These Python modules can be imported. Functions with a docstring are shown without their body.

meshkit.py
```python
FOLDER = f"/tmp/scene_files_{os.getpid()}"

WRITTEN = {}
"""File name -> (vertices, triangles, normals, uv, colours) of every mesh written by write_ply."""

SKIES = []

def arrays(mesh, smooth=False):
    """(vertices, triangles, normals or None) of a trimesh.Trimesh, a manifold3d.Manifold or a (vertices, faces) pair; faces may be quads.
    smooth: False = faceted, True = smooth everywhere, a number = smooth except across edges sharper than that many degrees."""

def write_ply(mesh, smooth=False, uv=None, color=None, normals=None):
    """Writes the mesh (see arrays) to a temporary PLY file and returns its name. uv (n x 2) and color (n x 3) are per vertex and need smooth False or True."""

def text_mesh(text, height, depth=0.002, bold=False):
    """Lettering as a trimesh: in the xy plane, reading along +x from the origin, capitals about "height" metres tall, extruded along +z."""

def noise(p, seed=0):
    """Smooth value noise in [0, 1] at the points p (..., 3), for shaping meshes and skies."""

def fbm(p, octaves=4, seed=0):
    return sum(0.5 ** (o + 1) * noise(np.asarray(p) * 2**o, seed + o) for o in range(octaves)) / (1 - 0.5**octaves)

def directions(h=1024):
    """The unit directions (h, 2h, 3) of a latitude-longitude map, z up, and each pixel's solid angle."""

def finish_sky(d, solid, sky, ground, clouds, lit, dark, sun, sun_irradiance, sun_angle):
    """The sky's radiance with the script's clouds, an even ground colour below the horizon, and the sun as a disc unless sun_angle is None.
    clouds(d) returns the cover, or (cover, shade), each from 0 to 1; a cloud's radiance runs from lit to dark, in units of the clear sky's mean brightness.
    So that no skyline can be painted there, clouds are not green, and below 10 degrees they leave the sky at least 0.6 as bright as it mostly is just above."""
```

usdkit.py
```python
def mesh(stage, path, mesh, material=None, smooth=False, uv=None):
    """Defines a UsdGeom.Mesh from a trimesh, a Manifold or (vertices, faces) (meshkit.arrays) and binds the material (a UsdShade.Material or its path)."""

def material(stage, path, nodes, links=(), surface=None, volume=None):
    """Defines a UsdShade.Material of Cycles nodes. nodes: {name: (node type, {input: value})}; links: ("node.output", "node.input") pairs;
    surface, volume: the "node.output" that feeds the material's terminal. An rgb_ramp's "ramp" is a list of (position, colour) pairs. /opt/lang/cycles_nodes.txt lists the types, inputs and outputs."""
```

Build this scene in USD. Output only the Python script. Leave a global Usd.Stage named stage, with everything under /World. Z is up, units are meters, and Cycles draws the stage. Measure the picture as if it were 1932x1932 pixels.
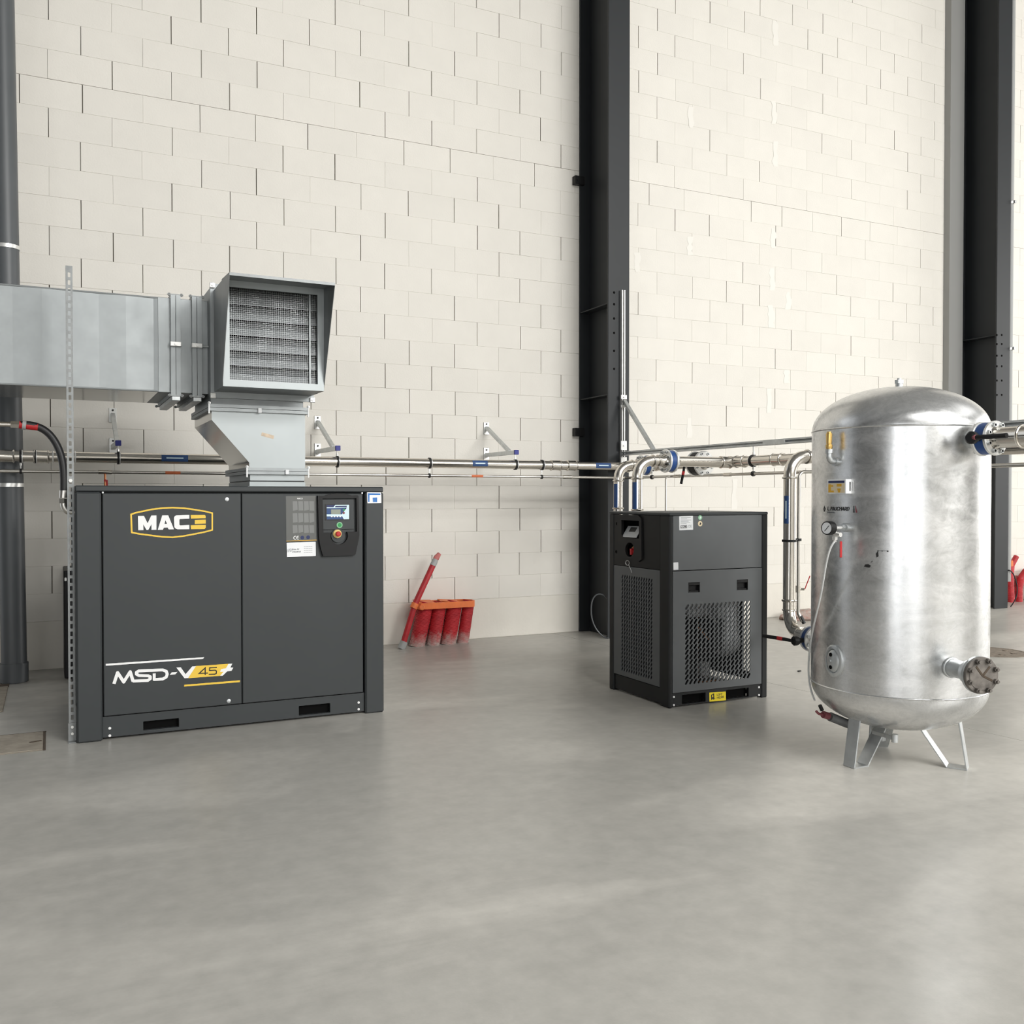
import math, random
import numpy as np
import trimesh, usdkit, meshkit
from meshkit import text_mesh
from pxr import Usd, UsdGeom, UsdLux, Gf, Sdf
from shapely.geometry import Polygon, LineString, Point, box as sbox
from shapely.ops import unary_union
from shapely import affinity

stage = Usd.Stage.CreateInMemory()
UsdGeom.SetStageUpAxis(stage, UsdGeom.Tokens.z)
UsdGeom.SetStageMetersPerUnit(stage, 1.0)
UsdGeom.Xform.Define(stage, '/World')
stage.SetDefaultPrim(stage.GetPrimAtPath('/World'))

# ------------------------------------------------------------------ camera
FPX, CXY, HOR, YAW, EYE = 1786.0, 966.0, 938.0, math.radians(26.04), 1.48
PIT = math.atan((CXY - HOR) / FPX)
_f0 = np.array([math.sin(YAW), math.cos(YAW), 0.0])
RGT = np.array([math.cos(YAW), -math.sin(YAW), 0.0])
FWD = _f0 * math.cos(PIT) - np.array([0, 0, math.sin(PIT)])
UPV = _f0 * math.sin(PIT) + np.array([0, 0, math.cos(PIT)])
CAM = np.array([0, 0, EYE])
cam = UsdGeom.Camera.Define(stage, '/World/camera')
cam.CreateHorizontalApertureAttr(36.0)
cam.CreateFocalLengthAttr(36.0 * FPX / 1932.0)
cam.CreateExposureAttr(-0.08)
_m = Gf.Matrix4d(*RGT, 0, *UPV, 0, *(-FWD), 0, *CAM, 1)
UsdGeom.Xformable(cam).AddTransformOp().Set(_m)

# ------------------------------------------------------------------ light
def look_matrix(pos, direction, up=(0, 0, 1)):
    d = np.asarray(direction, float); d /= np.linalg.norm(d)
    u = np.asarray(up, float)
    if abs(d @ u) > 0.99: u = np.array([0, 1.0, 0])
    x = np.cross(d, u); x /= np.linalg.norm(x); y = np.cross(x, d)
    return Gf.Matrix4d(*x, 0, *y, 0, *(-d), 0, *pos, 1)

def rect_light(name, pos, direction, w, h, radiance, color):
    l = UsdLux.RectLight.Define(stage, '/World/' + name)
    l.CreateWidthAttr(w); l.CreateHeightAttr(h); l.CreateIntensityAttr(radiance); l.CreateColorAttr(Gf.Vec3f(*color))
    UsdGeom.Xformable(l).AddTransformOp().Set(look_matrix(pos, direction))
    return l

DAY = (1.0, 0.995, 0.975)
rect_light('front_window_daylight', (11.0, -11.9, 7.1), (0, 1, 0), 11.0, 4.2, 16.0, DAY)
rect_light('skylight_daylight', (14.0, -1.0, 9.35), (0, 0, -1), 6.0, 8.0, 1.5, DAY)
rect_light('skylight_daylight_001', (4.5, -6.5, 9.35), (0, 0, -1), 8.0, 4.5, 14.0, DAY)
rect_light('dock_daylight', (23.85, 2.4, 4.3), (-1, 0, 0), 12.0, 8.0, 3.7, DAY)
rect_light('door_daylight', (-8.85, -7.6, 1.9), (1, 0.0, 0), 5.0, 3.7, 5.0, (0.96, 0.98, 1.0))
rect_light('door_daylight_001', (-4.3, -11.85, 2.0), (0, 1, 0), 6.4, 3.7, 3.6, (0.96, 0.98, 1.0))
dome = UsdLux.DomeLight.Define(stage, '/World/sky')
dome.CreateIntensityAttr(0.35); dome.CreateColorAttr(Gf.Vec3f(0.92, 0.96, 1.0))

# ------------------------------------------------------------------ helpers
rng = random.Random(7)
V = lambda *a: np.array(a, float)

def ray(px, py): return FWD + (px - CXY) / FPX * RGT - (py - CXY) / FPX * UPV
def at(px, py, X=None, Y=None, Z=None):
    d = ray(px, py)
    t = (X - CAM[0]) / d[0] if X is not None else (Y - CAM[1]) / d[1] if Y is not None else (Z - CAM[2]) / d[2]
    return CAM + t * d

_used = {}
def numbered(parent, name):
    k = (parent, name); n = _used.get(k, 0); _used[k] = n + 1
    return name if n == 0 else f'{name}_{n:03d}'

def tag(p, label=None, cat=None, group=None, kind=None):
    for k, v in (('label', label), ('category', cat), ('group', group), ('kind', kind)):
        if v: p.SetCustomDataByKey(k, v)

class T:
    """a thing (top level) or a part; parts take meshes in world coordinates"""
    def __init__(s, name, label, cat, base=(0, 0, 0), group=None, kind=None):
        s.path = '/World/' + numbered('/World', name); s.base = np.asarray(base, float)
        x = UsdGeom.Xform.Define(stage, s.path); x.AddTranslateOp().Set(Gf.Vec3d(*map(float, s.base)))
        s.prim = x.GetPrim(); tag(s.prim, label, cat, group, kind)
    def part(s, name, mesh, mat, smooth=30, label=None, kind=None):
        p = T.__new__(T); p.base = s.base
        p.path = s.path + '/' + numbered(s.path, name)
        if isinstance(mesh, list): mesh = cat(*mesh)
        m = mesh.copy(); m.apply_translation(-s.base)
        p.prim = usdkit.mesh(stage, p.path, m, M[mat], smooth=smooth).GetPrim()
        tag(p.prim, label, None, None, kind)
        return p

def solo(name, mesh, mat, label, cat_, base, group=None, kind=None, smooth=30):
    path = '/World/' + numbered('/World', name)
    if isinstance(mesh, list): mesh = cat(*mesh)
    m = mesh.copy(); m.apply_translation(-np.asarray(base, float))
    g = usdkit.mesh(stage, path, m, M[mat], smooth=smooth)
    g.AddTranslateOp().Set(Gf.Vec3d(*map(float, base)))
    tag(g.GetPrim(), label, cat_, group, kind)
    return g.GetPrim()

def dup(src, loc, label=None, group=None, rotz=0.0):
    was = src.prim.GetCustomData()
    name = src.path.rsplit('/', 1)[1]
    r = T(name, label or was['label'], was['category'], loc, group or was.get('group'))
    UsdGeom.Xformable(r.prim).AddRotateZOp().Set(rotz)
    r.prim.GetReferences().AddInternalReference(src.path); r.prim.SetInstanceable(True)
    return r

def cat(*ms): return trimesh.util.concatenate([m for m in ms if m is not None])

def cbox(x0, x1, y0, y1, z0, z1, c=0.003):
    """box with chamfered edges"""
    c = min(c, (x1 - x0) / 2.01, (y1 - y0) / 2.01, (z1 - z0) / 2.01)
    a, b, d = (x1 - x0) / 2, (y1 - y0) / 2, (z1 - z0) / 2
    p = []
    for sx in (-1, 1):
        for sy in (-1, 1):
            for sz in (-1, 1):
                p += [(sx * (a - c), sy * (b - c), sz * d), (sx * (a - c), sy * b, sz * (d - c)), (sx * a, sy * (b - c), sz * (d - c))]
    m = trimesh.convex.convex_hull(np.array(p))
    m.apply_translation([(x0 + x1) / 2, (y0 + y1) / 2, (z0 + z1) / 2])
    return m

def frame_matrix(o, x, y):
    x = V(*x) / np.linalg.norm(x); y = V(*y); y = y - x * (x @ y); y /= np.linalg.norm(y)
    m = np.eye(4); m[:3, 0] = x; m[:3, 1] = y; m[:3, 2] = np.cross(x, y); m[:3, 3] = o
    return m

def obox(o, x, y, sx, sy, sz, c=0.002):
    """chamfered box centred at o with axes x, y"""
    m = cbox(-sx / 2, sx / 2, -sy / 2, sy / 2, -sz / 2, sz / 2, c); m.apply_transform(frame_matrix(o, x, y)); return m

def bar(a, b, w, t, wdir, c=0.0015):
    """flat bar from a to b; width w along wdir"""
    a, b = V(*a), V(*b); d = b - a
    return obox((a + b) / 2, d, wdir, np.linalg.norm(d), w, t, c)

def cyl(a, b, r, n=24, r2=None, cap=True):
    a, b = V(*a), V(*b); d = b - a; L = np.linalg.norm(d)
    return lathe(a, d, [(0, 0), (0, r), (L, r2 if r2 is not None else r), (L, 0)] if cap else [(0, r), (L, r2 or r)], n)

def lathe(o, axis, prof, n=32):
    """prof: (height along axis, radius)"""
    ax = V(*axis) / np.linalg.norm(axis)
    t = V(0, 0, 1) if abs(ax[2]) < 0.9 else V(1, 0, 0)
    u = np.cross(t, ax); u /= np.linalg.norm(u); w = np.cross(ax, u)
    th = np.arange(n) * 2 * math.pi / n
    ring = np.cos(th)[:, None] * u + np.sin(th)[:, None] * w
    vs, idx, k = [], [], 0
    for h, r in prof:
        if r <= 1e-9: vs.append((V(*o) + ax * h)[None]); idx.append([k] * n); k += 1
        else: vs.append(V(*o) + ax * h + ring * r); idx.append(list(range(k, k + n))); k += n
    f = []
    for a, b in zip(idx[:-1], idx[1:]):
        for i in range(n):
            j = (i + 1) % n
            if a[i] != a[j]: f.append((a[i], a[j], b[j]))
            if b[i] != b[j]: f.append((a[i], b[j], b[i]))
    m = trimesh.Trimesh(np.vstack(vs), np.array(f), process=False)
    return m

def arcs(pts, R, n=8):
    """polyline with rounded corners"""
    pts = [V(*p) for p in pts]; out = [pts[0]]
    for a, b, c in zip(pts[:-2], pts[1:-1], pts[2:]):
        d0, d1 = (a - b) / np.linalg.norm(a - b), (c - b) / np.linalg.norm(c - b)
        ang = math.acos(max(-1, min(1, d0 @ d1)))
        if ang > math.pi - 1e-3: out.append(b); continue
        L = R / math.tan(ang / 2)
        cen = b + (d0 + d1) / np.linalg.norm(d0 + d1) * R / math.sin(ang / 2)
        p0, p1 = b + d0 * L - cen, b + d1 * L - cen
        om = math.acos(max(-1, min(1, (p0 @ p1) / R / R)))
        for i in range(n + 1):
            s = i / n; out.append(cen + (math.sin((1 - s) * om) * p0 + math.sin(s * om) * p1) / math.sin(om))
    out.append(pts[-1]); return np.array(out)

def tube(pts, r, n=20, cap=True):
    p = np.asarray(pts, float); t = np.gradient(p, axis=0)
    for i in range(1, len(p) - 1):
        a, b = p[i] - p[i - 1], p[i + 1] - p[i]
        t[i] = a / (np.linalg.norm(a) + 1e-12) + b / (np.linalg.norm(b) + 1e-12)
    t /= np.linalg.norm(t, axis=1, keepdims=True)
    u = np.cross(t[0], V(0, 0, 1) if abs(t[0][2]) < 0.9 else V(1, 0, 0)); u /= np.linalg.norm(u)
    th = np.arange(n) * 2 * math.pi / n; vs = []
    rr = np.broadcast_to(r, (len(p),))
    for i in range(len(p)):
        u = u - t[i] * (u @ t[i]); u /= np.linalg.norm(u); w = np.cross(t[i], u)
        vs.append(p[i] + rr[i] * (np.cos(th)[:, None] * u + np.sin(th)[:, None] * w))
    f = []
    for i in range(len(p) - 1):
        for j in range(n):
            k = (j + 1) % n; a, b, c, d = i * n + j, i * n + k, (i + 1) * n + k, (i + 1) * n + j
            f += [(a, b, c), (a, c, d)]
    vs = np.vstack(vs); N = len(vs)
    if cap:
        vs = np.vstack([vs, p[0], p[-1]])
        for j in range(n):
            k = (j + 1) % n; f += [(N, k, j), (N + 1, (len(p) - 1) * n + j, (len(p) - 1) * n + k)]
    return trimesh.Trimesh(vs, np.array(f), process=False)

def torus(o, axis, R, r, n=28, k=8):
    pr = [(r * math.sin(a), R + r * math.cos(a)) for a in np.linspace(0, 2 * math.pi, k + 1)]
    return lathe(o, axis, pr, n)

def ring(o, axis, r0, r1, w, n=28):
    """flat collar centred on o: inner r0, outer r1, width w"""
    return lathe(o, axis, [(-w / 2, r0), (-w / 2, r1), (w / 2, r1), (w / 2, r0), (-w / 2, r0)], n)

def ext(poly, h):
    g = [poly] if poly.geom_type == 'Polygon' else [q for q in poly.geoms if q.geom_type == 'Polygon']
    return cat(*[trimesh.creation.extrude_polygon(q, h, engine='earcut') for q in g if q.area > 1e-9])

class Pl:
    """a flat face that things are printed on or built on: axis 'Y' faces -Y, 'X' faces -X"""
    def __init__(s, axis, val): s.axis, s.val = axis, val
    def uv(s, px, py):
        p = at(px, py, **{s.axis: s.val}); return (p[0], p[2]) if s.axis == 'Y' else (-p[1], p[2])
    def poly(s, pts): return Polygon([s.uv(*p) for p in pts])
    def put(s, poly, t=0.0006, lift=0.0):
        m = ext(poly, t) if not isinstance(poly, trimesh.Trimesh) else poly.copy()
        if s.axis == 'Y': mt = frame_matrix((0, s.val - lift, 0), (1, 0, 0), (0, 0, 1))
        else: mt = frame_matrix((s.val - lift, 0, 0), (0, -1, 0), (0, 0, 1))
        m.apply_transform(mt); return m
    def text(s, txt, u, v, h, t=0.0005, lift=0.0006, bold=False, width=None, shear=0.0):
        m = text_mesh(txt, h, t, bold)
        if width:
            w = m.bounds[1][0] - m.bounds[0][0]; m.apply_scale([width / w, 1, 1])
        a = np.eye(4); a[0, 1] = shear; m.apply_transform(a)
        m.apply_translation([u - m.bounds[0][0], v, 0]); return s.put(m, lift=lift)

# ------------------------------------------------------------------ materials
M = {}
def mat(name, color, rough=0.5, metal=0.0, var=0.0, vscale=6.0, rvar=0.0, rscale=20.0, bump=0.0, bscale=80.0, rnd=0.0, spec=0.5, coat=0.0, detail=3.0, stretch=None, color2=None, emit=0.0, trans=0.0):
    n = {'p': ('principled_bsdf', {'base_color': color, 'roughness': rough, 'metallic': metal, 'specular_ior_level': spec, 'coat_weight': coat})}
    L = []
    if emit: n['p'][1].update({'emission_color': color, 'emission_strength': emit})
    if trans: n['p'][1].update({'transmission_weight': trans})
    n['g'] = ('texture_coordinate', {}); vec = 'g.object'
    if stretch:
        n['mp'] = ('mapping', {'scale': stretch}); L.append((vec, 'mp.vector')); vec = 'mp.vector'
    src = None
    if var or color2:
        c2 = color2 or tuple(max(0, c * (1 - var)) for c in color); c1 = color if color2 else tuple(c * (1 + var) for c in color)
        n['nz'] = ('noise_texture', {'scale': vscale, 'detail': detail, 'roughness': 0.6})
        n['rp'] = ('rgb_ramp', {'ramp': [(0.3, c2), (0.7, c1)]})
        L += [(vec, 'nz.vector'), ('nz.fac', 'rp.fac')]; src = 'rp.color'
    if rnd:
        n['oi'] = ('object_info', {}); n['mr'] = ('map_range', {'value': 0.5, 'to_min': 1 - rnd, 'to_max': 1 + rnd})
        n['hs'] = ('hsv', {'color': color}); L += [('oi.random', 'mr.value'), ('mr.result', 'hs.value')]
        if src: L.append((src, 'hs.color'))
        src = 'hs.color'
    if src: L.append((src, 'p.base_color'))
    if rvar:
        n['rn'] = ('noise_texture', {'scale': rscale, 'detail': 4.0}); n['rm'] = ('map_range', {'from_min': 0.3, 'from_max': 0.7, 'to_min': max(0.02, rough - rvar), 'to_max': rough + rvar, 'clamp': True})
        L += [(vec, 'rn.vector'), ('rn.fac', 'rm.value'), ('rm.result', 'p.roughness')]
    if bump:
        n['bn'] = ('noise_texture', {'scale': bscale, 'detail': 3.0}); n['b'] = ('bump', {'strength': bump, 'distance': 0.004})
        L += [(vec, 'bn.vector'), ('bn.fac', 'b.height'), ('b.normal', 'p.normal')]
    M[name] = usdkit.material(stage, '/World/Looks/' + name, n, L, surface='p.BSDF')

mat('painted_block', (0.795, 0.765, 0.706), 0.85, var=0.02, vscale=2.5, bump=0.25, bscale=60, rnd=0.018, spec=0.25)
mat('mortar', (0.13, 0.115, 0.095), 0.9, spec=0.2)
mat('plinth_paint', (0.78, 0.745, 0.675), 0.85, var=0.03, vscale=2.0, bump=0.3, bscale=40, spec=0.25)
mat('hall_paint', (0.45, 0.44, 0.42), 0.85)
mat('hall_dark', (0.09, 0.09, 0.09), 0.85)
mat('hall_ceiling', (0.25, 0.255, 0.26), 0.7)
mat('charcoal_coat', (0.037, 0.0415, 0.0435), 0.45, spec=0.4, bump=0.08, bscale=900, var=0.03, vscale=3)
mat('charcoal_dark', (0.013, 0.014, 0.0145), 0.5, spec=0.35)
mat('black_plastic', (0.008, 0.008, 0.0085), 0.45, spec=0.3)
mat('black_void', (0.004, 0.004, 0.004), 0.9, spec=0.1)
mat('dryer_grey', (0.105, 0.112, 0.116), 0.45, bump=0.06, bscale=900, var=0.05, vscale=5)
mat('column_paint', (0.018, 0.0205, 0.023), 0.47, spec=0.4, var=0.05, vscale=2)
mat('galvanised', (0.56, 0.58, 0.585), 0.42, 0.85, var=0.10, vscale=9, rvar=0.10, rscale=14, bump=0.03, bscale=30)
mat('duct_zinc', (0.33, 0.35, 0.355), 0.5, 0.65, var=0.04, vscale=10, rvar=0.04, rscale=8, bump=0.03, bscale=5)
mat('duct_bright', (0.41, 0.44, 0.445), 0.5, 0.5, var=0.03, vscale=4)
mat('hood_zinc', (0.22, 0.23, 0.23), 0.45, 0.7, var=0.08, vscale=8)
mat('blade_zinc', (0.26, 0.275, 0.28), 0.42, 0.7)
mat('mirror_zinc', (0.62, 0.61, 0.58), 0.16, 0.95, bump=0.05, bscale=4)
mat('filler_white', (0.83, 0.805, 0.75), 0.8)
mat('strut_zinc', (0.27, 0.28, 0.28), 0.55, 0.6, var=0.1, vscale=30)
mat('stainless', (0.66, 0.625, 0.57), 0.2, 1.0)
mat('stainless_dull', (0.60, 0.58, 0.54), 0.32, 1.0)
mat('steel_bright', (0.80, 0.80, 0.78), 0.3, 0.6)
mat('cast_steel', (0.17, 0.155, 0.14), 0.55, 0.6, var=0.3, vscale=25, bump=0.2, bscale=60)
mat('rubber', (0.010, 0.010, 0.011), 0.55)
mat('hose_black', (0.012, 0.012, 0.013), 0.45)
mat('signal_red', (0.45, 0.012, 0.015), 0.45)
mat('conduit_red', (0.46, 0.020, 0.028), 0.5, var=0.18, vscale=12)
mat('conduit_dusty', (0.50, 0.16, 0.15), 0.75, var=0.2, vscale=14)
mat('cap_orange', (0.80, 0.19, 0.05), 0.5, var=0.12, vscale=8)
mat('valve_blue', (0.010, 0.058, 0.22), 0.42)
mat('label_blue', (0.022, 0.068, 0.20), 0.5)
mat('cap_blue', (0.022, 0.028, 0.24), 0.45)
mat('label_orange', (0.62, 0.16, 0.06), 0.5)
mat('logo_white', (0.86, 0.86, 0.85), 0.45)
mat('logo_yellow', (0.82, 0.54, 0.06), 0.45)
mat('sticker_white', (0.82, 0.83, 0.84), 0.5)
mat('sticker_grey', (0.50, 0.51, 0.52), 0.5)
mat('sticker_yellow', (0.86, 0.68, 0.02), 0.5)
mat('sticker_amber', (0.72, 0.40, 0.03), 0.5)
mat('sticker_cream', (0.74, 0.62, 0.42), 0.5)
mat('ink_black', (0.012, 0.012, 0.012), 0.5)
mat('ink_grey', (0.16, 0.17, 0.18), 0.5)
mat('ink_navy', (0.012, 0.022, 0.10), 0.5)
mat('ink_blue', (0.03, 0.17, 0.50), 0.5)
mat('ink_pale', (0.62, 0.78, 0.85), 0.4)
mat('ink_maroon', (0.20, 0.05, 0.06), 0.5)
mat('plate_grey', (0.115, 0.118, 0.112), 0.4)
mat('plate_pale', (0.20, 0.205, 0.20), 0.4)
mat('lcd', (0.30, 0.33, 0.28), 0.2)
mat('button_green', (0.02, 0.28, 0.07), 0.35)
mat('button_ring', (0.30, 0.60, 0.36), 0.4)
mat('button_yellow', (0.75, 0.55, 0.20), 0.4)
mat('brass', (0.78, 0.52, 0.18), 0.3, 0.9)
mat('clear_hose', (0.62, 0.63, 0.62), 0.25, coat=0.3)
mat('pvc_grey', (0.085, 0.092, 0.098), 0.42, var=0.05, vscale=3)
mat('pvc_light', (0.36, 0.365, 0.36), 0.5)
mat('trim_grey', (0.30, 0.30, 0.29), 0.55)
mat('foil_grey', (0.74, 0.745, 0.75), 0.5)
mat('foil_dark', (0.16, 0.165, 0.17), 0.5, 0.5)
mat('copper', (0.55, 0.24, 0.12), 0.35, 0.9)
mat('cover_iron', (0.20, 0.165, 0.13), 0.75, var=0.35, vscale=20, bump=0.5, bscale=40)
mat('cover_concrete', (0.30, 0.265, 0.215), 0.8, var=0.2, vscale=9, bump=0.2, bscale=30)
mat('dirt_dark', (0.075, 0.055, 0.038), 0.9)
mat('tape_tan', (0.62, 0.50, 0.38), 0.7, var=0.25, vscale=25)
mat('rag_grey', (0.42, 0.40, 0.37), 0.9, color2=(0.40, 0.22, 0.18), vscale=18)

# red corrugated conduit with pale cement dust caked on its foot
usdkit.material(stage, '/World/Looks/conduit_footed', {
    'g': ('geometry', {}), 's': ('separate_xyz', {}), 'n': ('noise_texture', {'scale': 22.0, 'detail': 4.0}), 'n2': ('noise_texture', {'scale': 9.0, 'detail': 3.0}),
    'a': ('math', {'math_type': 'multiply_add', 'value2': -0.22, 'value3': 0.0}), 'd': ('math', {'math_type': 'add'}),
    'm': ('map_range', {'from_min': -0.115, 'from_max': 0.02, 'to_min': 1.0, 'to_max': 0.0, 'clamp': True}),
    'r': ('rgb_ramp', {'ramp': [(0.3, (0.36, 0.014, 0.022)), (0.7, (0.54, 0.026, 0.034))]}), 'x': ('mix_color', {'b': (0.46, 0.36, 0.33)}), 'p': ('principled_bsdf', {'roughness': 0.55})},
    [('g.position', 's.vector'), ('g.position', 'n.vector'), ('g.position', 'n2.vector'), ('n.fac', 'a.value1'), ('s.z', 'd.value1'), ('a.value', 'd.value2'), ('d.value', 'm.value'), ('n2.fac', 'r.fac'), ('r.color', 'x.a'), ('m.result', 'x.fac'), ('x.result', 'p.base_color')], surface='p.BSDF')
M['conduit_footed'] = usdkit.UsdShade.Material.Get(stage, '/World/Looks/conduit_footed')

# concrete floor: trowelled, faintly glossy, with broad cloudy patches and fine wear
usdkit.material(stage, '/World/Looks/concrete', {
    'g': ('geometry', {}),
    'm1': ('mapping', {'scale': (0.35, 0.9, 1.0)}), 'n1': ('noise_texture', {'scale': 1.0, 'detail': 6.0, 'roughness': 0.55, 'distortion': 0.6}),
    'n2': ('noise_texture', {'scale': 9.0, 'detail': 5.0, 'roughness': 0.65}), 'n3': ('noise_texture', {'scale': 140.0, 'detail': 2.0}),
    'r1': ('rgb_ramp', {'ramp': [(0.30, (0.43, 0.418, 0.385)), (0.5, (0.415, 0.402, 0.370)), (0.70, (0.6, 0.578, 0.53))]}),
    'r2': ('rgb_ramp', {'ramp': [(0.30, (0.88, 0.88, 0.88)), (0.7, (1.06, 1.06, 1.06))]}),
    'x': ('mix_color', {'blend_type': 'multiply', 'fac': 1.0, 'use_clamp': False}),
    'rr': ('map_range', {'from_min': 0.3, 'from_max': 0.7, 'to_min': 0.26, 'to_max': 0.44, 'clamp': True}),
    'b': ('bump', {'strength': 0.06, 'distance': 0.003}),
    'p': ('principled_bsdf', {'specular_ior_level': 0.55})},
    [('g.position', 'm1.vector'), ('m1.vector', 'n1.vector'), ('g.position', 'n2.vector'), ('g.position', 'n3.vector'), ('n1.fac', 'r1.fac'), ('n2.fac', 'r2.fac'),
     ('r1.color', 'x.a'), ('r2.color', 'x.b'), ('x.result', 'p.base_color'), ('n1.fac', 'rr.value'), ('rr.result', 'p.roughness'), ('n3.fac', 'b.height'), ('b.normal', 'p.normal')], surface='p.BSDF')
M['concrete'] = usdkit.UsdShade.Material.Get(stage, '/World/Looks/concrete')

# hot-dip zinc of the tank: cloudy metal with runs and dull bands
usdkit.material(stage, '/World/Looks/tank_zinc', {
    'g': ('texture_coordinate', {}),
    'm1': ('mapping', {'scale': (1.0, 1.0, 2.4)}), 'n1': ('noise_texture', {'scale': 3.2, 'detail': 6.0, 'roughness': 0.62, 'distortion': 0.9}),
    'm2': ('mapping', {'scale': (6.0, 6.0, 0.9)}), 'n2': ('noise_texture', {'scale': 2.0, 'detail': 3.0}),
    'n3': ('noise_texture', {'scale': 14.0, 'detail': 5.0, 'roughness': 0.7, 'distortion': 1.5}),
    'r1': ('rgb_ramp', {'ramp': [(0.28, (0.56, 0.565, 0.565)), (0.5, (0.68, 0.685, 0.685)), (0.72, (0.78, 0.78, 0.775))]}),
    'rr': ('map_range', {'from_min': 0.25, 'from_max': 0.75, 'to_min': 0.20, 'to_max': 0.40, 'clamp': True}),
    'ad': ('math', {'math_type': 'add'}), 'mu': ('math', {'math_type': 'multiply', 'value2': 0.5}),
    'b': ('bump', {'strength': 0.10, 'distance': 0.01}),
    'p': ('principled_bsdf', {'metallic': 0.9})},
    [('g.object', 'm1.vector'), ('m1.vector', 'n1.vector'), ('g.object', 'm2.vector'), ('m2.vector', 'n2.vector'), ('g.object', 'n3.vector'),
     ('n1.fac', 'ad.value1'), ('n3.fac', 'ad.value2'), ('ad.value', 'mu.value1'), ('n1.fac', 'r1.fac'), ('r1.color', 'p.base_color'), ('mu.value', 'rr.value'), ('rr.result', 'p.roughness'),
     ('n2.fac', 'b.height'), ('b.normal', 'p.normal')], surface='p.BSDF')
M['tank_zinc'] = usdkit.UsdShade.Material.Get(stage, '/World/Looks/tank_zinc')

# ------------------------------------------------------------------ the hall
WY = 9.05                                         # face of the block wall
fl = T('floor', 'pale grey trowelled concrete floor of the hall', 'floor', (0, 0, 0), kind='structure')
def saw(y): return 5.593 - 0.0766 * y             # the saw cut across the slab, right of the dryer
for s in (-1, 1):
    e = 0.002 * s
    pl = Polygon([(saw(-12) + e, -12), (saw(WY + .3) + e, WY + .3), (-9 if s < 0 else 24, WY + .3), (-9 if s < 0 else 24, -12)])
    m = ext(pl, 0.2); m.apply_translation([0, 0, -0.2]); fl.part('slab', m, 'concrete', smooth=False)
fl.part('joint_filler', cbox(4.5, 6.7, -12, WY + .2, -0.22, -0.006), 'mortar', smooth=False)
solo('ceiling', cbox(-9, 24, -12, WY + .3, 9.4, 9.6), 'hall_ceiling', 'pale steel ceiling deck above the hall', 'ceiling', (0, 0, 9.4), kind='structure', smooth=False)
solo('wall_left', cbox(-9.2, -9, -12, WY + .3, 0, 9.4), 'hall_dark', 'dark clad side wall left of the camera', 'wall', (-9.1, 0, 0), kind='structure', smooth=False)
solo('wall_right', cbox(24, 24.2, -12, WY + .3, 0, 9.4), 'hall_paint', 'plain pale side wall far to the right', 'wall', (24.1, 0, 0), kind='structure', smooth=False)
solo('wall_front', cbox(-9, 24, -12.2, -12, 0, 9.4), 'hall_paint', 'plain pale wall behind the camera', 'wall', (0, -12.1, 0), kind='structure', smooth=False)

ZS = [.414, .65, .887, 1.123, 1.359, 1.60, 1.841, 2.083, 2.324, 2.568, 2.812, 3.056, 3.30, 3.55, 3.803, 4.055, 4.305, 4.555, 4.806, 5.053]
while ZS[-1] < 9.2: ZS.append(ZS[-1] + .2495)

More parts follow.
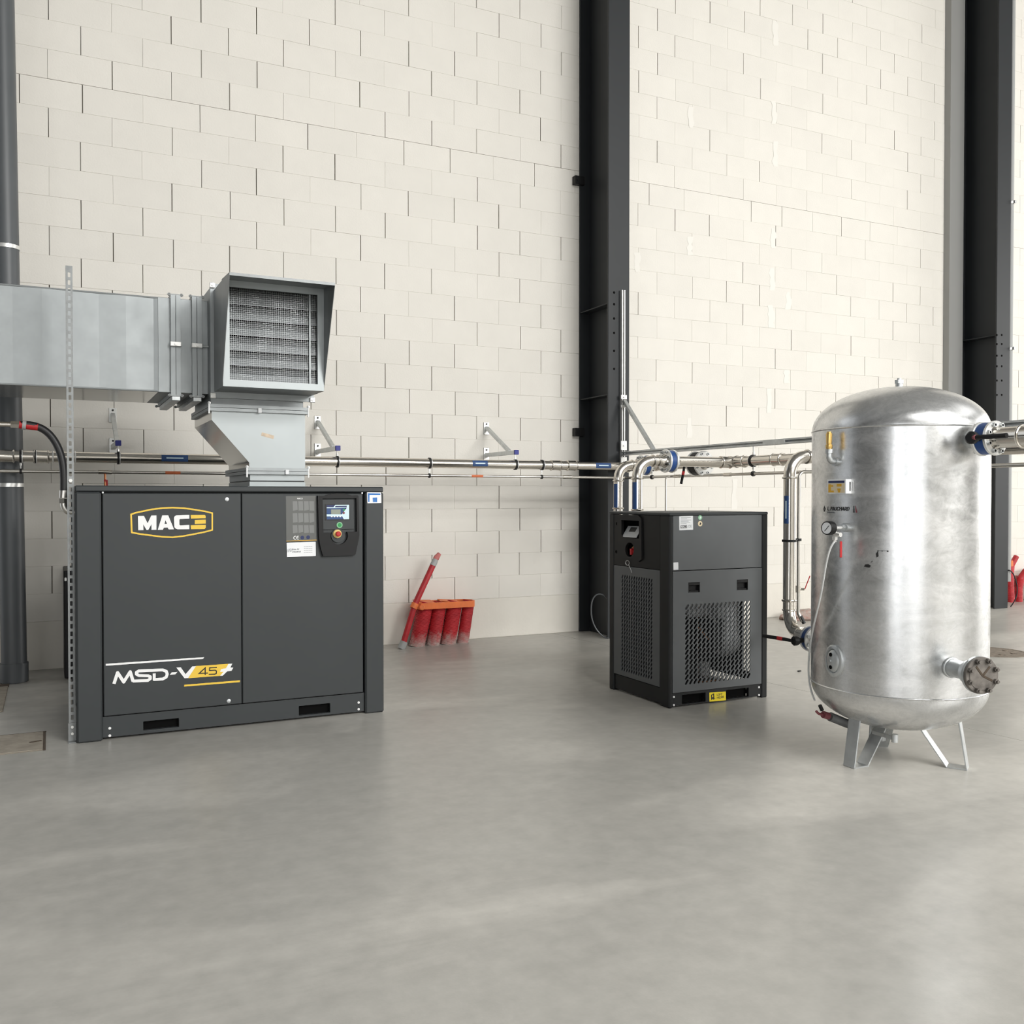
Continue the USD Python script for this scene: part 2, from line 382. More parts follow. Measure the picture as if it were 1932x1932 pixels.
def block_mesh(x0, x1, z0, z1, gl, gr, y, gt=.0002):
    """one block, chamfered round its face; gl, gr: half gaps left and right"""
    a, b, c, d, k, D = x0 + gl, x1 - gr, z0 + .0002, z1 - gt, .0014, .09
    v = [(a + k, y, c + k), (b - k, y, c + k), (b - k, y, d - k), (a + k, y, d - k), (a, y + k, c), (b, y + k, c), (b, y + k, d), (a, y + k, d), (a, y + D, c), (b, y + D, c), (b, y + D, d), (a, y + D, d)]
    q = [(0, 1, 2, 3)]
    for i in range(4):
        j = (i + 1) % 4; q += [(4 + i, 4 + j, j, i), (8 + i, 8 + j, 4 + j, 4 + i)]
    f = [t for s in q for t in ((s[0], s[1], s[2]), (s[0], s[2], s[3]))]
    return trimesh.Trimesh(np.array(v), np.array(f), process=False)

def block_wall(name, x0, x1, zseen, label, bond_x, smears=(), dark=.66):
    w = T(name, label, 'wall', (x0, WY, 0), kind='structure')
    w.part('mortar', cbox(x0, x1, WY + .014, WY + .25, 0, 9.4), 'mortar', smooth=False, label='dark mortar bed behind the blocks')
    w.part('plinth', cbox(x0 + .002, x1 - .002, WY - .001, WY + .1, 0, ZS[0] - .001), 'plinth_paint', smooth=False, label='smooth painted concrete plinth')
    blocks = []
    for i in range(len(ZS) - 1):
        z0, z1 = ZS[i], ZS[i + 1]
        if i == 18: L, o = .49, bond_x
        else: L, o = .5, .015 + (0 if i % 2 else .25)
        k0 = math.floor((x0 - o) / L)
        xs = [x0] + [o + L * k for k in range(k0 + 1, k0 + 60) if x0 + .03 < o + L * k < x1 - .03] + [x1]
        gaps = [.0008] + [(rng.uniform(.0024, .0042) if rng.random() < dark else rng.uniform(.0003, .0010)) for _ in xs[1:-1]] + [.0008]
        if i >= 19: gaps = [g * (1 if rng.random() < .8 else .4) for g in gaps]
        xs = [xs[0]] + [x + rng.uniform(-.006, .006) for x in xs[1:-1]] + [xs[-1]]
        for j in range(len(xs) - 1):
            m = block_mesh(xs[j], xs[j + 1], z0, z1, gaps[j], gaps[j + 1], WY - rng.uniform(0, .0022), .0026 if i == 18 else rng.choice((.0002, .0002, .0004, .0009)))
            d = math.hypot((xs[j] + xs[j + 1]) / 2, WY); seen = z1 < zseen + .4
            blocks.append(((not seen, d + abs(z0 - 1.5) * .3), m))
    blocks.sort(key=lambda t: t[0])
    for _, m in blocks[:300]: w.part('block', m, 'painted_block', smooth=False)
    for px, y0, y1 in smears:
        pts = [(px + sx * (2.0 + rng.uniform(-.8, 4.0)) , y0 + (y1 - y0) * f) for sx, fs in ((1, (.0, .2, .4, .6, .8, 1)), (-1, (1, .8, .6, .4, .2, 0))) for f in fs]
        w.part('mortar_smear', Pl('Y', WY - .0022).put(Pl('Y', WY).poly(pts).buffer(.012).buffer(-.004), .0012), 'filler_white', smooth=False, label='white smear of joint filler')
    if len(blocks) > 300: w.part('block_field', cat(*[m for _, m in blocks[300:]]), 'painted_block', smooth=False, kind='stuff')

block_wall('wall_back', -1.25, 5.36, 6.9, 'cream painted concrete block wall behind the compressor', 4.69 - .49 * 12)
block_wall('wall_back', 5.36, 11.33, 8.3, 'bright cream block wall between the two dark steel columns', 6.65, ((1303, 203, 240), (1460, 192, 233), (1462, 268, 313), (1458, 432, 467), (1202, 478, 512), (1302, 448, 480), (1457, 508, 547), (1487, 552, 583), (1455, 577, 617), (1451, 734, 778), (1484, 699, 722), (1300, 790, 825), (1385, 905, 960), (1462, 40, 85)), .42)
block_wall('wall_back', 11.33, 24.0, 8.6, 'cream block wall at the right edge beyond the second column', 6.65)

# ------------------------------------------------------------------ steel columns
def column(x, label, n_hole, stiff):
    c = T('steel_column', label, 'steel column', (x + .13, 8.74, 0))
    Y0, Y1, w, tf = 8.44, 9.045, .262, .022
    c.part('front_flange', cbox(x, x + w, Y0, Y0 + tf, 0, 9.39), 'column_paint')
    c.part('rear_flange', cbox(x, x + w, Y1 - tf, Y1, 0, 9.39), 'column_paint')
    c.part('web', cbox(x + w / 2 - .007, x + w / 2 + .007, Y0 + tf, Y1 - tf, 0, 9.39), 'column_paint')
    for z in stiff:
        for s in (0, 1):
            xa = x + .004 if s == 0 else x + w / 2 + .007
            c.part('stiffener', cbox(xa, xa + w / 2 - .011, Y0 + tf, Y1 - tf, z - .006, z + .006), 'column_paint')
    return c
c1 = column(5.237, 'dark grey steel column in the middle, behind the dryer pipes', 1, (2.55, 3.50))
for py in (552, 574, 601, 628, 662, 696):
    p = at(1158.6, py, Y=8.44); c1.part('bolt_hole', cyl((p[0], 8.4385, p[2]), (p[0], 8.446, p[2]), .013, 12), 'black_void', label='dark round bolt hole')
for py in (344, 816):
    p = at(1093, py, Y=WY)
    b = c1.part('fixing_plate', [cbox(p[0] - .09, p[0] + .03, WY - .07, WY - .004, p[2] - .045, p[2] + .045), cyl((p[0] - .06, WY - .078, p[2]), (p[0] - .06, WY - .068, p[2]), .012, 8)], 'black_plastic', label='black wall fixing plate with a bolt')
c2 = column(11.235, 'dark steel column at the right, behind the tank', 2, (3.62,))
for py in (632, 649, 671, 691, 718, 745):
    for px in (1881, 1890):
        p = at(px, py, Y=8.44); c2.part('bolt_hole', cyl((p[0], 8.4385, p[2]), (p[0], 8.446, p[2]), .014, 12), 'black_void', label='dark round bolt hole')
solo('trim_1', cbox(10.96, 11.23, WY - .10, WY + .01, 0, 9.39), 'trim_grey', 'light grey closing strip on the wall left of the right column', 'trim', (11.1, WY - .05, 0), kind='structure')
cd = T('cable_conduit', 'pale grey plastic conduit clipped to the edge of the right column', 'conduit', (11.53, 8.47, 0))
cd.part('tube', cyl((11.545, 8.475, .35), (11.545, 8.475, 9.38), .036, 16), 'pvc_light')
for py in (380, 657):
    z = at(1904, py, Y=8.44)[2]; cd.part('clip', [ring((11.545, 8.475, z), (0, 0, 1), .035, .046, .03, 16), cbox(11.53, 11.56, 8.40, 8.44, z - .02, z + .02)], 'steel_bright', label='bright metal pipe clip')
for pts, lab, nm in ((((5.30, 8.50, .36), (5.20, 8.52, .46), (5.12, 8.55, .40), (5.11, 8.55, .22), (5.16, 8.52, .08), (5.22, 8.47, .012), (5.235, 8.43, .012)), 'thin dark cable looping out at the foot of the middle column', 1),
                     (((11.50, 8.45, .50), (11.56, 8.40, .44), (11.60, 8.38, .28), (11.58, 8.38, .14), (11.50, 8.40, .02)), 'black cable loop at the foot of the right column', 2)):
    from scipy.interpolate import CubicSpline
    q = np.array(pts); s = np.linspace(0, len(q) - 1, 40)
    solo('cable', tube(CubicSpline(range(len(q)), q)(s), .0075, 8), 'pvc_grey' if nm == 1 else 'rubber', lab, 'cable', pts[-1])

# ------------------------------------------------------------------ rain downpipe, left
dp = T('downpipe', 'dark grey rainwater downpipe at the left edge, in front of the wall', 'pipe', (-.262, 8.55, 0))
def dpx(z): return -.262 - .0098 * z
m = tube([(dpx(z), 8.55, z) for z in (0, 2, 4, 6, 9.38)], .0935, 32); dp.part('pipe', m, 'pvc_grey')
for z in (1.576, 3.462):
    dp.part('pipe_clip', [ring((dpx(z), 8.55, z), (0, 0, 1), .09, .099, .03, 32), cyl((dpx(z), 8.64, z), (dpx(z), WY, z), .006, 8)], 'steel_bright', label='bright steel pipe clip')
dp.part('socket', ring((dpx(.08), 8.55, .08), (0, 0, 1), .09, .103, .15, 32), 'pvc_grey')

# ------------------------------------------------------------------ air compressor
KF = Pl('Y', 6.235); FY = 6.235
XL, XR, KB, KH = .138, 2.061, 7.48, 1.55
k = T('air_compressor', 'large charcoal grey screw compressor cabinet with control panel and yellow and white lettering', 'compressor', (1.1, 6.86, 0))
k.part('body', cbox(XL + .02, XR - .02, FY + .05, KB, .03, KH - .0365, .004), 'charcoal_coat')
k.part('top_panel', cbox(XL, XR, FY - .004, KB + .005, KH - .036, KH, .006), 'charcoal_coat')
xa, xb, xc, xd = KF.uv(192, 1150)[0], KF.uv(194.5, 1150)[0], KF.uv(685, 1150)[0], KF.uv(688.5, 1150)[0]
k.part('corner_post', cbox(XL, xa, FY - .010, FY + .10, 0, KH - .038, .010), 'charcoal_coat')
k.part('corner_post', cbox(xd, XR, FY - .010, FY + .10, 0, KH - .038, .010), 'charcoal_coat')
k.part('corner_post', cbox(XL, XL + .1, KB - .1, KB, 0, KH - .038, .006), 'charcoal_coat')
k.part('corner_post', cbox(XR - .1, XR, KB - .1, KB, 0, KH - .038, .006), 'charcoal_coat')
xm = KF.uv(456.3, 1140)[0]
d1 = k.part('door', cbox(xb, xm - .0025, FY, FY + .045, .148, KH - .046, .004), 'charcoal_coat', label='left front door carrying the lettering')
d2 = k.part('door', cbox(xm + .0025, xc, FY, FY + .045, .148, KH - .046, .004), 'charcoal_coat', label='right front door carrying the control panel')
base = sbox(xa + .002, .015, xd - .002, .142)
for a, b in ((272, 337), (566, 623)):
    (u0, v0), (u1, v1) = KF.uv(a, 1378 if a < 400 else 1350), KF.uv(b, 1357 if a < 400 else 1328.5)
    base = base.difference(sbox(u0, v0, u1, v1).buffer(.004))
    k.part('fork_pocket', cbox(u0 - .012, u1 + .012, FY + .046, FY + .0485, v0 - .012, v1 + .012, .001), 'black_void', label='dark fork-lift pocket')
pb = ext(base, .03); k.part('base_rail', Pl('Y', FY + .045).put(pb), 'charcoal_coat')
for px, py in ((207, 1374), (207, 1388), (676.5, 1325.5), (676.5, 1338)):
    p = at(px, py, Y=FY + .015); k.part('bolt', lathe((p[0], FY + .016, p[2]), (0, -1, 0), [(0, .0085), (.004, .0085), (.006, .005), (.006, 0)], 10), 'logo_white', label='pale bolt head')
for px, py in ((428, 942), (431.5, 1322.5)):
    p = at(px, py, Y=FY); d1.part('door_lock', lathe((p[0], FY, p[2]), (0, -1, 0), [(0, .014), (.004, .013), (.006, .009), (.006, 0)], 16), 'galvanised', label='round quarter-turn door lock')
for px in (194, 683):
    p = at(px, 927.5, Y=FY); k.part('screw', lathe((p[0], FY + .002, KH - .042), (0, -1, 0), [(0, .006), (.006, .006), (.006, 0)], 8), 'galvanised')

Z1 = lambda pts: [(190 + x / 5.086, 940 + y / 5.086) for x, y in pts]
outer = KF.poly(Z1([(283, 150), (330, 133), (480, 101), (590, 87), (690, 83), (800, 88), (880, 99), (1000, 118), (1078, 137), (1078, 310), (1000, 331), (880, 355), (790, 371), (690, 382), (590, 378), (480, 364), (370, 350), (290, 335)]))
d1.part('emblem_frame', KF.put(outer.difference(outer.buffer(-.0098)), .0012), 'logo_yellow', smooth=False, label='yellow bowed outline of the emblem')
Ml = [(357, 170), (415, 169), (450, 240), (485, 166), (535, 165), (535, 303), (487, 304), (487, 250), (456, 305), (440, 305), (408, 252), (410, 306), (360, 307)]
Al = Polygon(KF.poly(Z1([(590, 165), (648, 164), (703, 298), (652, 300), (642, 281), (606, 283), (597, 303), (547, 304)])).exterior, [KF.poly(Z1([(612, 247), (622, 212), (636, 245)])).exterior.coords])
Cl = KF.poly(Z1([(850, 160), (850, 197), (762, 200), (755, 206), (755, 254), (763, 260), (850, 257), (850, 297), (737, 298), (720, 292), (707, 278), (703, 188), (710, 172), (726, 164)]))
d1.part('emblem_letters', KF.put(unary_union([KF.poly(Z1(Ml)), Al, Cl]), .0012), 'logo_white', smooth=False, label='white letters MAC')
three = unary_union([KF.poly(Z1(q)) for q in ([(863, 161), (998, 160), (1007, 170), (1007, 192), (865, 196)], [(903, 208), (1008, 205), (1008, 243), (903, 247)], [(863, 259), (1008, 255), (1008, 284), (996, 296), (865, 297)])])
d1.part('emblem_numeral', KF.put(three, .0012), 'logo_yellow', smooth=False, label='yellow three-bar numeral 3')

Z2 = lambda pts: [(195 + x / 7.156, 1230 + y / 7.156) for x, y in pts]
st = lambda pts, w: LineString([KF.uv(*p) for p in Z2(pts)]).buffer(w / 7.156 * .00355 / 2, cap_style=2, join_style=1)
wl = [KF.poly(Z2([(33, 160), (1362, 70), (1348, 93), (33, 187)])), st([(143, 430), (192, 280), (275, 405), (362, 268), (402, 398)], 38),
      st([(395, 393), (600, 385), (632, 362), (632, 335), (605, 322), (480, 318), (447, 300), (447, 275), (478, 256), (800, 243), (850, 262), (862, 300), (848, 340), (800, 366), (686, 372), (686, 290)], 36),
      KF.poly(Z2([(922, 276), (1000, 270), (972, 302), (896, 310)])), KF.poly(Z2([(985, 210), (1045, 207), (1110, 300), (1200, 195), (1250, 192), (1145, 352), (1095, 355)])),
      KF.poly(Z2([(1690, 160), (1742, 157), (1715, 210), (1755, 212), (1730, 255), (1672, 262), (1610, 322), (1575, 323), (1622, 268), (1575, 268), (1590, 232), (1655, 220)]))]
wt = d1.part('model_lettering', KF.put(unary_union(wl), .0010), 'logo_white', smooth=False, label='white slanted letters MSD-V, plus sign and line')
yb = KF.poly(Z2([(1250, 190), (1690, 160), (1655, 220), (1590, 232), (1575, 268), (1622, 268), (1575, 323), (1145, 355)]))
d1.part('model_badge', KF.put(unary_union([yb, KF.poly(Z2([(1092, 443), (1845, 382), (1843, 408), (1090, 468)]))]), .0009), 'logo_yellow', smooth=False, label='yellow slanted badge and underline')
s5 = lambda pts: LineString([KF.uv(*p) for p in Z2(pts)]).buffer(.0033, cap_style=2, join_style=2)
d1.part('model_number', KF.put(unary_union([s5([(1375, 310), (1375, 215), (1292, 290), (1412, 284)]), s5([(1532, 207), (1435, 214), (1432, 250), (1510, 246), (1527, 258), (1524, 290), (1505, 300), (1422, 303)])]), .0006, .0009), 'ink_black', smooth=False, label='black number 45')

# stickers on the right door
Z3 = lambda pts: [(535 + x / 15.457, 930 + y / 15.457) for x, y in pts]
ip = d2.part('instruction_plate', KF.put(KF.poly(Z3([(65, 95), (945, 80), (965, 1390), (80, 1405)])), .0012), 'plate_grey', smooth=False, label='grey maintenance instruction plate')
pics = []
for r_, (y0, y1) in enumerate(((240, 530), (590, 880), (940, 1180))):
    for x0 in (262, 425, 590, 748): pics.append(KF.poly(Z3([(x0, y0), (x0 + 138, y0), (x0 + 148, y1 - rng.randint(0, 45)), (x0 + 10, y1 - rng.randint(0, 20))])))
ip.part('pictogram', KF.put(unary_union(pics), .0004, .0012), 'plate_pale', smooth=False, label='pale blocks of pictograms')
u, v = KF.uv(*Z3([(398, 182)])[0]); u2, _ = KF.uv(*Z3([(555, 182)])[0])
ip.part('plate_mark', KF.text('MAC3', u, v, .009, lift=.0012, bold=True, width=u2 - u), 'logo_white', smooth=False)
u, v = KF.uv(*Z3([(290, 1358)])[0])
cr = lambda cx, cy, r: Point(KF.uv(*Z3([(cx, cy)])[0])).buffer(r)
uC, vC = KF.uv(*Z3([(340, 1308)])[0]); uE, _ = KF.uv(*Z3([(425, 1308)])[0])
half = lambda cu: Point(cu, vC).buffer(.0125).difference(Point(cu, vC).buffer(.0085)).difference(sbox(cu + .004, vC - .02, cu + .03, vC + .02))
ip.part('ce_mark', KF.put(unary_union([half(uC), half(uE), sbox(uE - .010, vC - .002, uE + .002, vC + .002)]), .0004, .0012), 'logo_white', smooth=False, label='white CE mark')
ip.part('ring_mark', KF.put(unary_union([cr(545, 1303, .0125), cr(715, 1295, .0125)]), .0004, .0012), 'ink_navy', smooth=False, label='two dark blue round marks')
ip.part('gold_line', KF.put(KF.poly(Z3([(78, 1395), (965, 1365), (965, 1382), (78, 1412)])), .0004, .0012), 'sticker_amber', smooth=False)
ws = d2.part('company_sticker', KF.put(KF.poly(Z3([(88, 1452), (935, 1422), (942, 1838), (95, 1872)])).buffer(-.003).buffer(.003), .0012), 'sticker_white', smooth=False, label='white company sticker with grey lettering')
u, v = KF.uv(*Z3([(245, 1668)])[0])
tx = [KF.text('Pneu Air', u, v, .0105, lift=.0012, width=.048, bold=True, shear=.15), KF.text('Industriel', u, v - .0165, .0105, lift=.0012, width=.058, bold=True, shear=.15)]
for i in range(5):
    a0, a1 = math.radians(95 + 16 * i), math.radians(190)
    cu, cv = KF.uv(*Z3([(270, 1700)])[0])
    pts = [(cu + (.010 + .006 * i) * math.cos(t) * 1.1, cv + (.010 + .006 * i) * math.sin(t)) for t in np.linspace(a0, a1, 8)]
    tx.append(KF.put(LineString(pts).buffer(.0012), .0005, .0012))
ws.part('sticker_logo', tx, 'ink_grey', smooth=False, label='grey swoosh logo reading Pneu Air Industriel')
tx = []
for i in range(4):
    u, v = KF.uv(*Z3([(592, 1580 + 56 * i)])[0]); 
    tx.append(KF.put(unary_union([sbox(u + a * .0565, v, u + b * .0565, v + .0055) for a, b in ((0, .2), (.24, .55), (.58, .8), (.84, 1))]), .0004, .0012))
ws.part('sticker_text', tx, 'sticker_grey', smooth=False, label='four lines of tiny grey print')
bs_poly = KF.poly([(692.5, 928.5), (719, 929), (719.5, 949), (693, 949.5)]).buffer(-.004).buffer(.004)
KP = Pl('Y', FY - .010)
bs = k.part('blue_sticker', KP.put(KP.poly([(692.5, 928.5), (719, 929), (719.5, 949), (693, 949.5)]).buffer(-.004).buffer(.004), .001), 'sticker_white', smooth=False, label='small white and blue sticker on the right corner post')
bs.part('sticker_print', KP.put(unary_union([KP.poly([(694, 930.5), (717.5, 931), (717.5, 934), (694, 934)]), KP.poly([(694, 933), (697, 933), (697, 947), (694.5, 947)]), KP.poly([(703, 939), (711.5, 938.5), (711.5, 947.5), (703.5, 947.5)])]), .0004, .001), 'ink_blue', smooth=False)

# control panel
Z4 = lambda pts: [(595 + x / 14.31, 930 + y / 14.31) for x, y in pts]
P4 = lambda *pts: KF.poly(Z4(pts))
surround = P4((45, 75), (240, 72), (330, 45), (440, 22), (560, 12), (690, 16), (820, 35), (950, 65), (1110, 62), (1135, 85), (1150, 700), (1160, 1120), (1140, 1260), (1060, 1640), (1030, 1680), (200, 1705), (180, 1690), (120, 1480), (70, 1200))
win = P4((165, 145), (1085, 135), (1092, 1045), (190, 1080))
knob_c = Point(KF.uv(*Z4([(615, 1150)])[0]))
cp = d2.part('control_panel', KF.put(surround.difference(win.buffer(-.001)).difference(knob_c.buffer(.0595)), .026), 'black_plastic', smooth=False, label='black control panel surround')
cp.part('panel_face', KF.put(unary_union([P4((170, 185), (1018, 175), (1030, 965), (170, 990)), Point(KF.uv(*Z4([(600, 1150)])[0])).buffer(.046)]), .012), 'charcoal_coat', smooth=False, label='grey keypad face')
cp.part('screen_bezel', KF.put(P4((250, 305), (915, 298), (925, 725), (255, 742)), .003, .012), 'ink_black', smooth=False)
cp.part('screen', KF.put(P4((288, 325), (895, 318), (892, 708), (290, 718)), .001, .015), 'ink_navy', smooth=False, label='blue and white controller display')
pale = unary_union([P4((520, 322), (895, 318), (892, 708), (750, 712), (705, 630), (288, 632), (288, 575), (700, 575), (835, 395), (470, 412), (288, 415), (288, 385), (470, 385))])
cp.part('screen_graphic', KF.put(pale.difference(P4((525, 352), (838, 346), (822, 380), (512, 386))), .0004, .016), 'ink_pale', smooth=False)
cp.part('screen_bars', KF.put(unary_union([P4((288, 425), (790, 405), (690, 570), (288, 570)), P4((288, 640), (700, 640), (740, 705), (300, 712))]).difference(P4((395, 440), (665, 440), (665, 570), (395, 570))), .0004, .0161), 'label_blue', smooth=False)
cp.part('lcd', KF.put(P4((405, 445), (662, 442), (662, 572), (408, 575)), .0006, .016), 'lcd', smooth=False, label='grey-green liquid crystal window')
cp.part('key', KF.put(unary_union([Point(KF.uv(*Z4([(x, 635)])[0])).buffer(.006) for x in (425, 500, 578, 652)]), .0006, .0164), 'sticker_white', smooth=False, label='row of four white keys')
cp.part('key_red', KF.put(Point(KF.uv(*Z4([(748, 540)])[0])).buffer(.0075), .0006, .0166), 'ink_maroon', smooth=False)
cp.part('key_green', KF.put(Point(KF.uv(*Z4([(752, 455)])[0])).buffer(.0075), .0006, .0166), 'button_green', smooth=False)
g0 = at(*Z4([(652, 868)])[0], Y=FY - .014)
cp.part('button_ring', lathe((g0[0], FY - .012, g0[2]), (0, -1, 0), [(0, .0205), (.004, .0205), (.006, .017), (.004, .0135), (0, .0135)], 24), 'button_ring', label='pale green ring')
cp.part('start_button', lathe((g0[0], FY - .012, g0[2]), (0, -1, 0), [(0, .0135), (.004, .013), (.0045, 0)], 20), 'button_green', label='green start button')
g0 = at(*Z4([(598, 1105)])[0], Y=FY - .02)
cp.part('stop_collar', lathe((g0[0], FY - .012, g0[2]), (0, -1, 0), [(0, .029), (.006, .029), (.010, .024), (.011, 0)], 28), 'button_yellow', label='yellow emergency stop collar')
cp.part('stop_button', lathe((g0[0], FY - .022, g0[2]), (0, -1, 0), [(0, .009), (.012, .010), (.014, .0175), (.022, .0175), (.026, .013), (.027, 0)], 24), 'signal_red', label='red emergency stop mushroom')

# dark cabinet standing behind the compressor, only its edge showing
bc = T('cabinet', 'narrow black cabinet between the compressor and the wall', 'cabinet', (1.0, 8.75, 0))
bc.part('body', cbox(.10, 1.9, 8.465, 9.03, .01, .885, .006), 'black_plastic')
bc.part('latch', cbox(.104, .12, 8.455, 8.465, .80, .83), 'steel_bright', label='small bright latch')

# ------------------------------------------------------------------ ventilation ductwork above the compressor
DZ0, DZ1, DY0, DY1 = 2.18, 2.81, 6.70, 7.52
def flange(t, x, mat_='duct_zinc', w=.03, name='duct_flange'):
    r = sbox(DY0 - .025, DZ0 - .025, DY1 + .025, DZ1 + .025).difference(sbox(DY0 + .004, DZ0 + .004, DY1 - .004, DZ1 - .004))
    m = ext(r, w); m.apply_transform(frame_matrix((x - w / 2, 0, 0), (0, 1, 0), (0, 0, 1))); return t.part(name, m, mat_, smooth=False)
vd = T('ventilation_duct', 'galvanised rectangular air duct running left from the louvred hood', 'duct', (-.3, 7.1, DZ0))
xs = [-2.2, -1.9] + [float(at(px, 640, Y=DY0)[0]) for px in (24, 80, 187, 238, 290)] + [.655]
prof = [(x, DY0 + (0.0 if i % 2 else .0045)) for i, x in enumerate(xs)]
front = prof + [(xs[-1], DY0 + .03), (xs[0], DY0 + .03)]
m = ext(Polygon(front), DZ1 - DZ0 - .004); m.apply_translation([0, 0, DZ0 + .002]); vd.part('front_panel', m, 'duct_zinc', smooth=False, label='cross-broken front sheet with shallow folds')
vd.part('bottom_panel', cbox(-2.2, .655, DY0 + .002, DY1, DZ0, DZ0 + .003), 'mirror_zinc', smooth=False, label='mirror-like underside sheet')
vd.part('top_panel', cbox(-2.2, .655, DY0 + .002, DY1, DZ1 - .003, DZ1), 'duct_zinc', smooth=False)
vd.part('rear_panel', cbox(-2.2, .655, DY1 - .003, DY1, DZ0, DZ1), 'duct_zinc', smooth=False)
vd.part('edge_seam', [cyl((-2.2, DY0 + .004, DZ0 + .006), (.655, DY0 + .004, DZ0 + .006), .006, 8), cyl((-2.2, DY0 + .004, DZ1 - .006), (.655, DY0 + .004, DZ1 - .006), .006, 8)], 'duct_zinc')
vd.part('duct_section', cbox(.655, .975, DY0, DY1, DZ0, DZ1, .002), 'duct_zinc', label='short plain duct section next to the hood')
xf1, xf2 = float(at(326, 650, Y=DY0)[0]), float(at(366, 650, Y=DY0)[0])
for x in (xf1, xf2):
    f = flange(vd, x); f2 = flange(vd, x + .033)
    for z in (DZ0 + .32,):
        vd.part('clamp', [cbox(x - .02, x + .05, DY0 - .045, DY0 - .02, z - .016, z + .016), cyl((x + .015, DY0 - .055, z), (x + .015, DY0 - .04, z), .010, 6)], 'steel_bright', label='bright flange clamp')
    for yy, zz in ((DY0 - .02, DZ1 + .02), (DY0 - .02, DZ0 - .02), (DY1 + .02, DZ0 - .02)):
        vd.part('flange_bolt', [cyl((x - .035, yy, zz), (x + .065, yy, zz), .006, 8), cyl((x + .048, yy, zz), (x + .06, yy, zz), .011, 6), cyl((x - .03, yy, zz), (x - .018, yy, zz), .011, 6)], 'galvanised')
    vd.part('lower_rail', cbox(x - .01, x + .045, DY0 - .02, DY1 - .05, DZ0 - .055, DZ0 - .025), 'galvanised', label='rail slung under the flange')
vd.part('tie_bar', cyl((xf2 + .05, DY0 - .02, 2.50), (.985, DY0 - .02, 2.50), .007, 8), 'galvanised')

hd = T('louvred_hood', 'galvanised box with slatted air inlet and slanted rain hood above the chute', 'air inlet', (1.32, 6.9, 2.07))
HX0, HX1 = .995, 1.645
hd.part('plenum_box', cbox(.975, 1.60, 6.60, 7.36, 2.09, 2.885, .003), 'duct_zinc')
r = sbox(.972, 2.145, 1.668, 2.905).difference(sbox(HX0 + .004, 2.20, HX1 - .004, 2.85))
Yf = Pl('Y', 6.60); hd.part('mounting_flange', Yf.put(ext(r, .03)), 'duct_zinc', smooth=False)
for x, z in ((.985, 2.158), (1.655, 2.158), (.985, 2.892), (1.655, 2.892)):
    hd.part('flange_corner', [cbox(x - .018, x + .018, 6.555, 6.571, z - .018, z + .018), cyl((x, 6.545, z), (x, 6.556, z), .008, 8)], 'steel_bright', label='bright corner piece with bolt')
r = sbox(HX0, 2.185, HX1, 2.86).difference(sbox(HX0 + .006, 2.191, HX1 - .006, 2.854))
hd.part('louvre_casing', Pl('Y', 6.572).put(ext(r, 6.572 - 6.225)), 'hood_zinc', smooth=False)
ri = sbox(HX0, 2.185, HX1, 2.86).difference(sbox(HX0 + .042, 2.228, HX1 - .042, 2.818))
hd.part('louvre_frame', Pl('Y', 6.226).put(ext(ri, .014)), 'duct_bright', smooth=False)
for i in range(6):
    z = 2.236 + .0975 * i
    q = Polygon([(6.244, z - .008), (6.262, z + .038), (6.258, z + .041), (6.286, z + .083), (6.284, z + .085), (6.253, z + .041), (6.257, z + .037), (6.240, z - .006), (6.240, z - .008)])
    m = ext(q, HX1 - HX0 - .084); m.apply_transform(frame_matrix((HX0 + .042, 0, 0), (0, 1, 0), (0, 0, 1))); hd.part('louvre_blade', m, 'blade_zinc', smooth=False)
hd.part('back_plate', cbox(HX0 + .01, HX1 - .01, 6.50, 6.51, 2.2, 2.85), 'charcoal_dark', smooth=False)
hd.part('screen_rod', [cbox(HX1 - .095, HX1 - .083, 6.232, 6.238, 2.228, 2.818, .001)], 'duct_zinc')
wire = [cbox(HX0 + .04, HX1 - .04, 6.2405, 6.2413, z - .0004, z + .0004, .0001) for z in np.arange(2.232, 2.818, .0125)] + [cbox(x - .0004, x + .0004, 6.2405, 6.2413, 2.228, 2.818, .0001) for x in np.arange(HX0 + .045, HX1 - .04, .0125)]
hd.part('bird_mesh', cat(*wire), 'galvanised', smooth=False, label='fine wire mesh behind the frame')
for x in (HX0 - .003, HX1):
    m = ext(Polygon([(6.228, 2.185), (6.228, 2.862), (5.945, 2.846), (5.945, 2.832)]), .003); m.apply_transform(frame_matrix((x, 0, 0), (0, 1, 0), (0, 0, 1))); hd.part('hood_cheek', m, 'hood_zinc', smooth=False)
m = ext(Polygon([(6.228, 2.864), (5.943, 2.848), (5.943, 2.830), (5.946, 2.830), (5.946, 2.845), (6.228, 2.861)]), HX1 - HX0 + .006); m.apply_transform(frame_matrix((HX0 - .003, 0, 0), (0, 1, 0), (0, 0, 1))); hd.part('hood_top', m, 'hood_zinc', smooth=False)

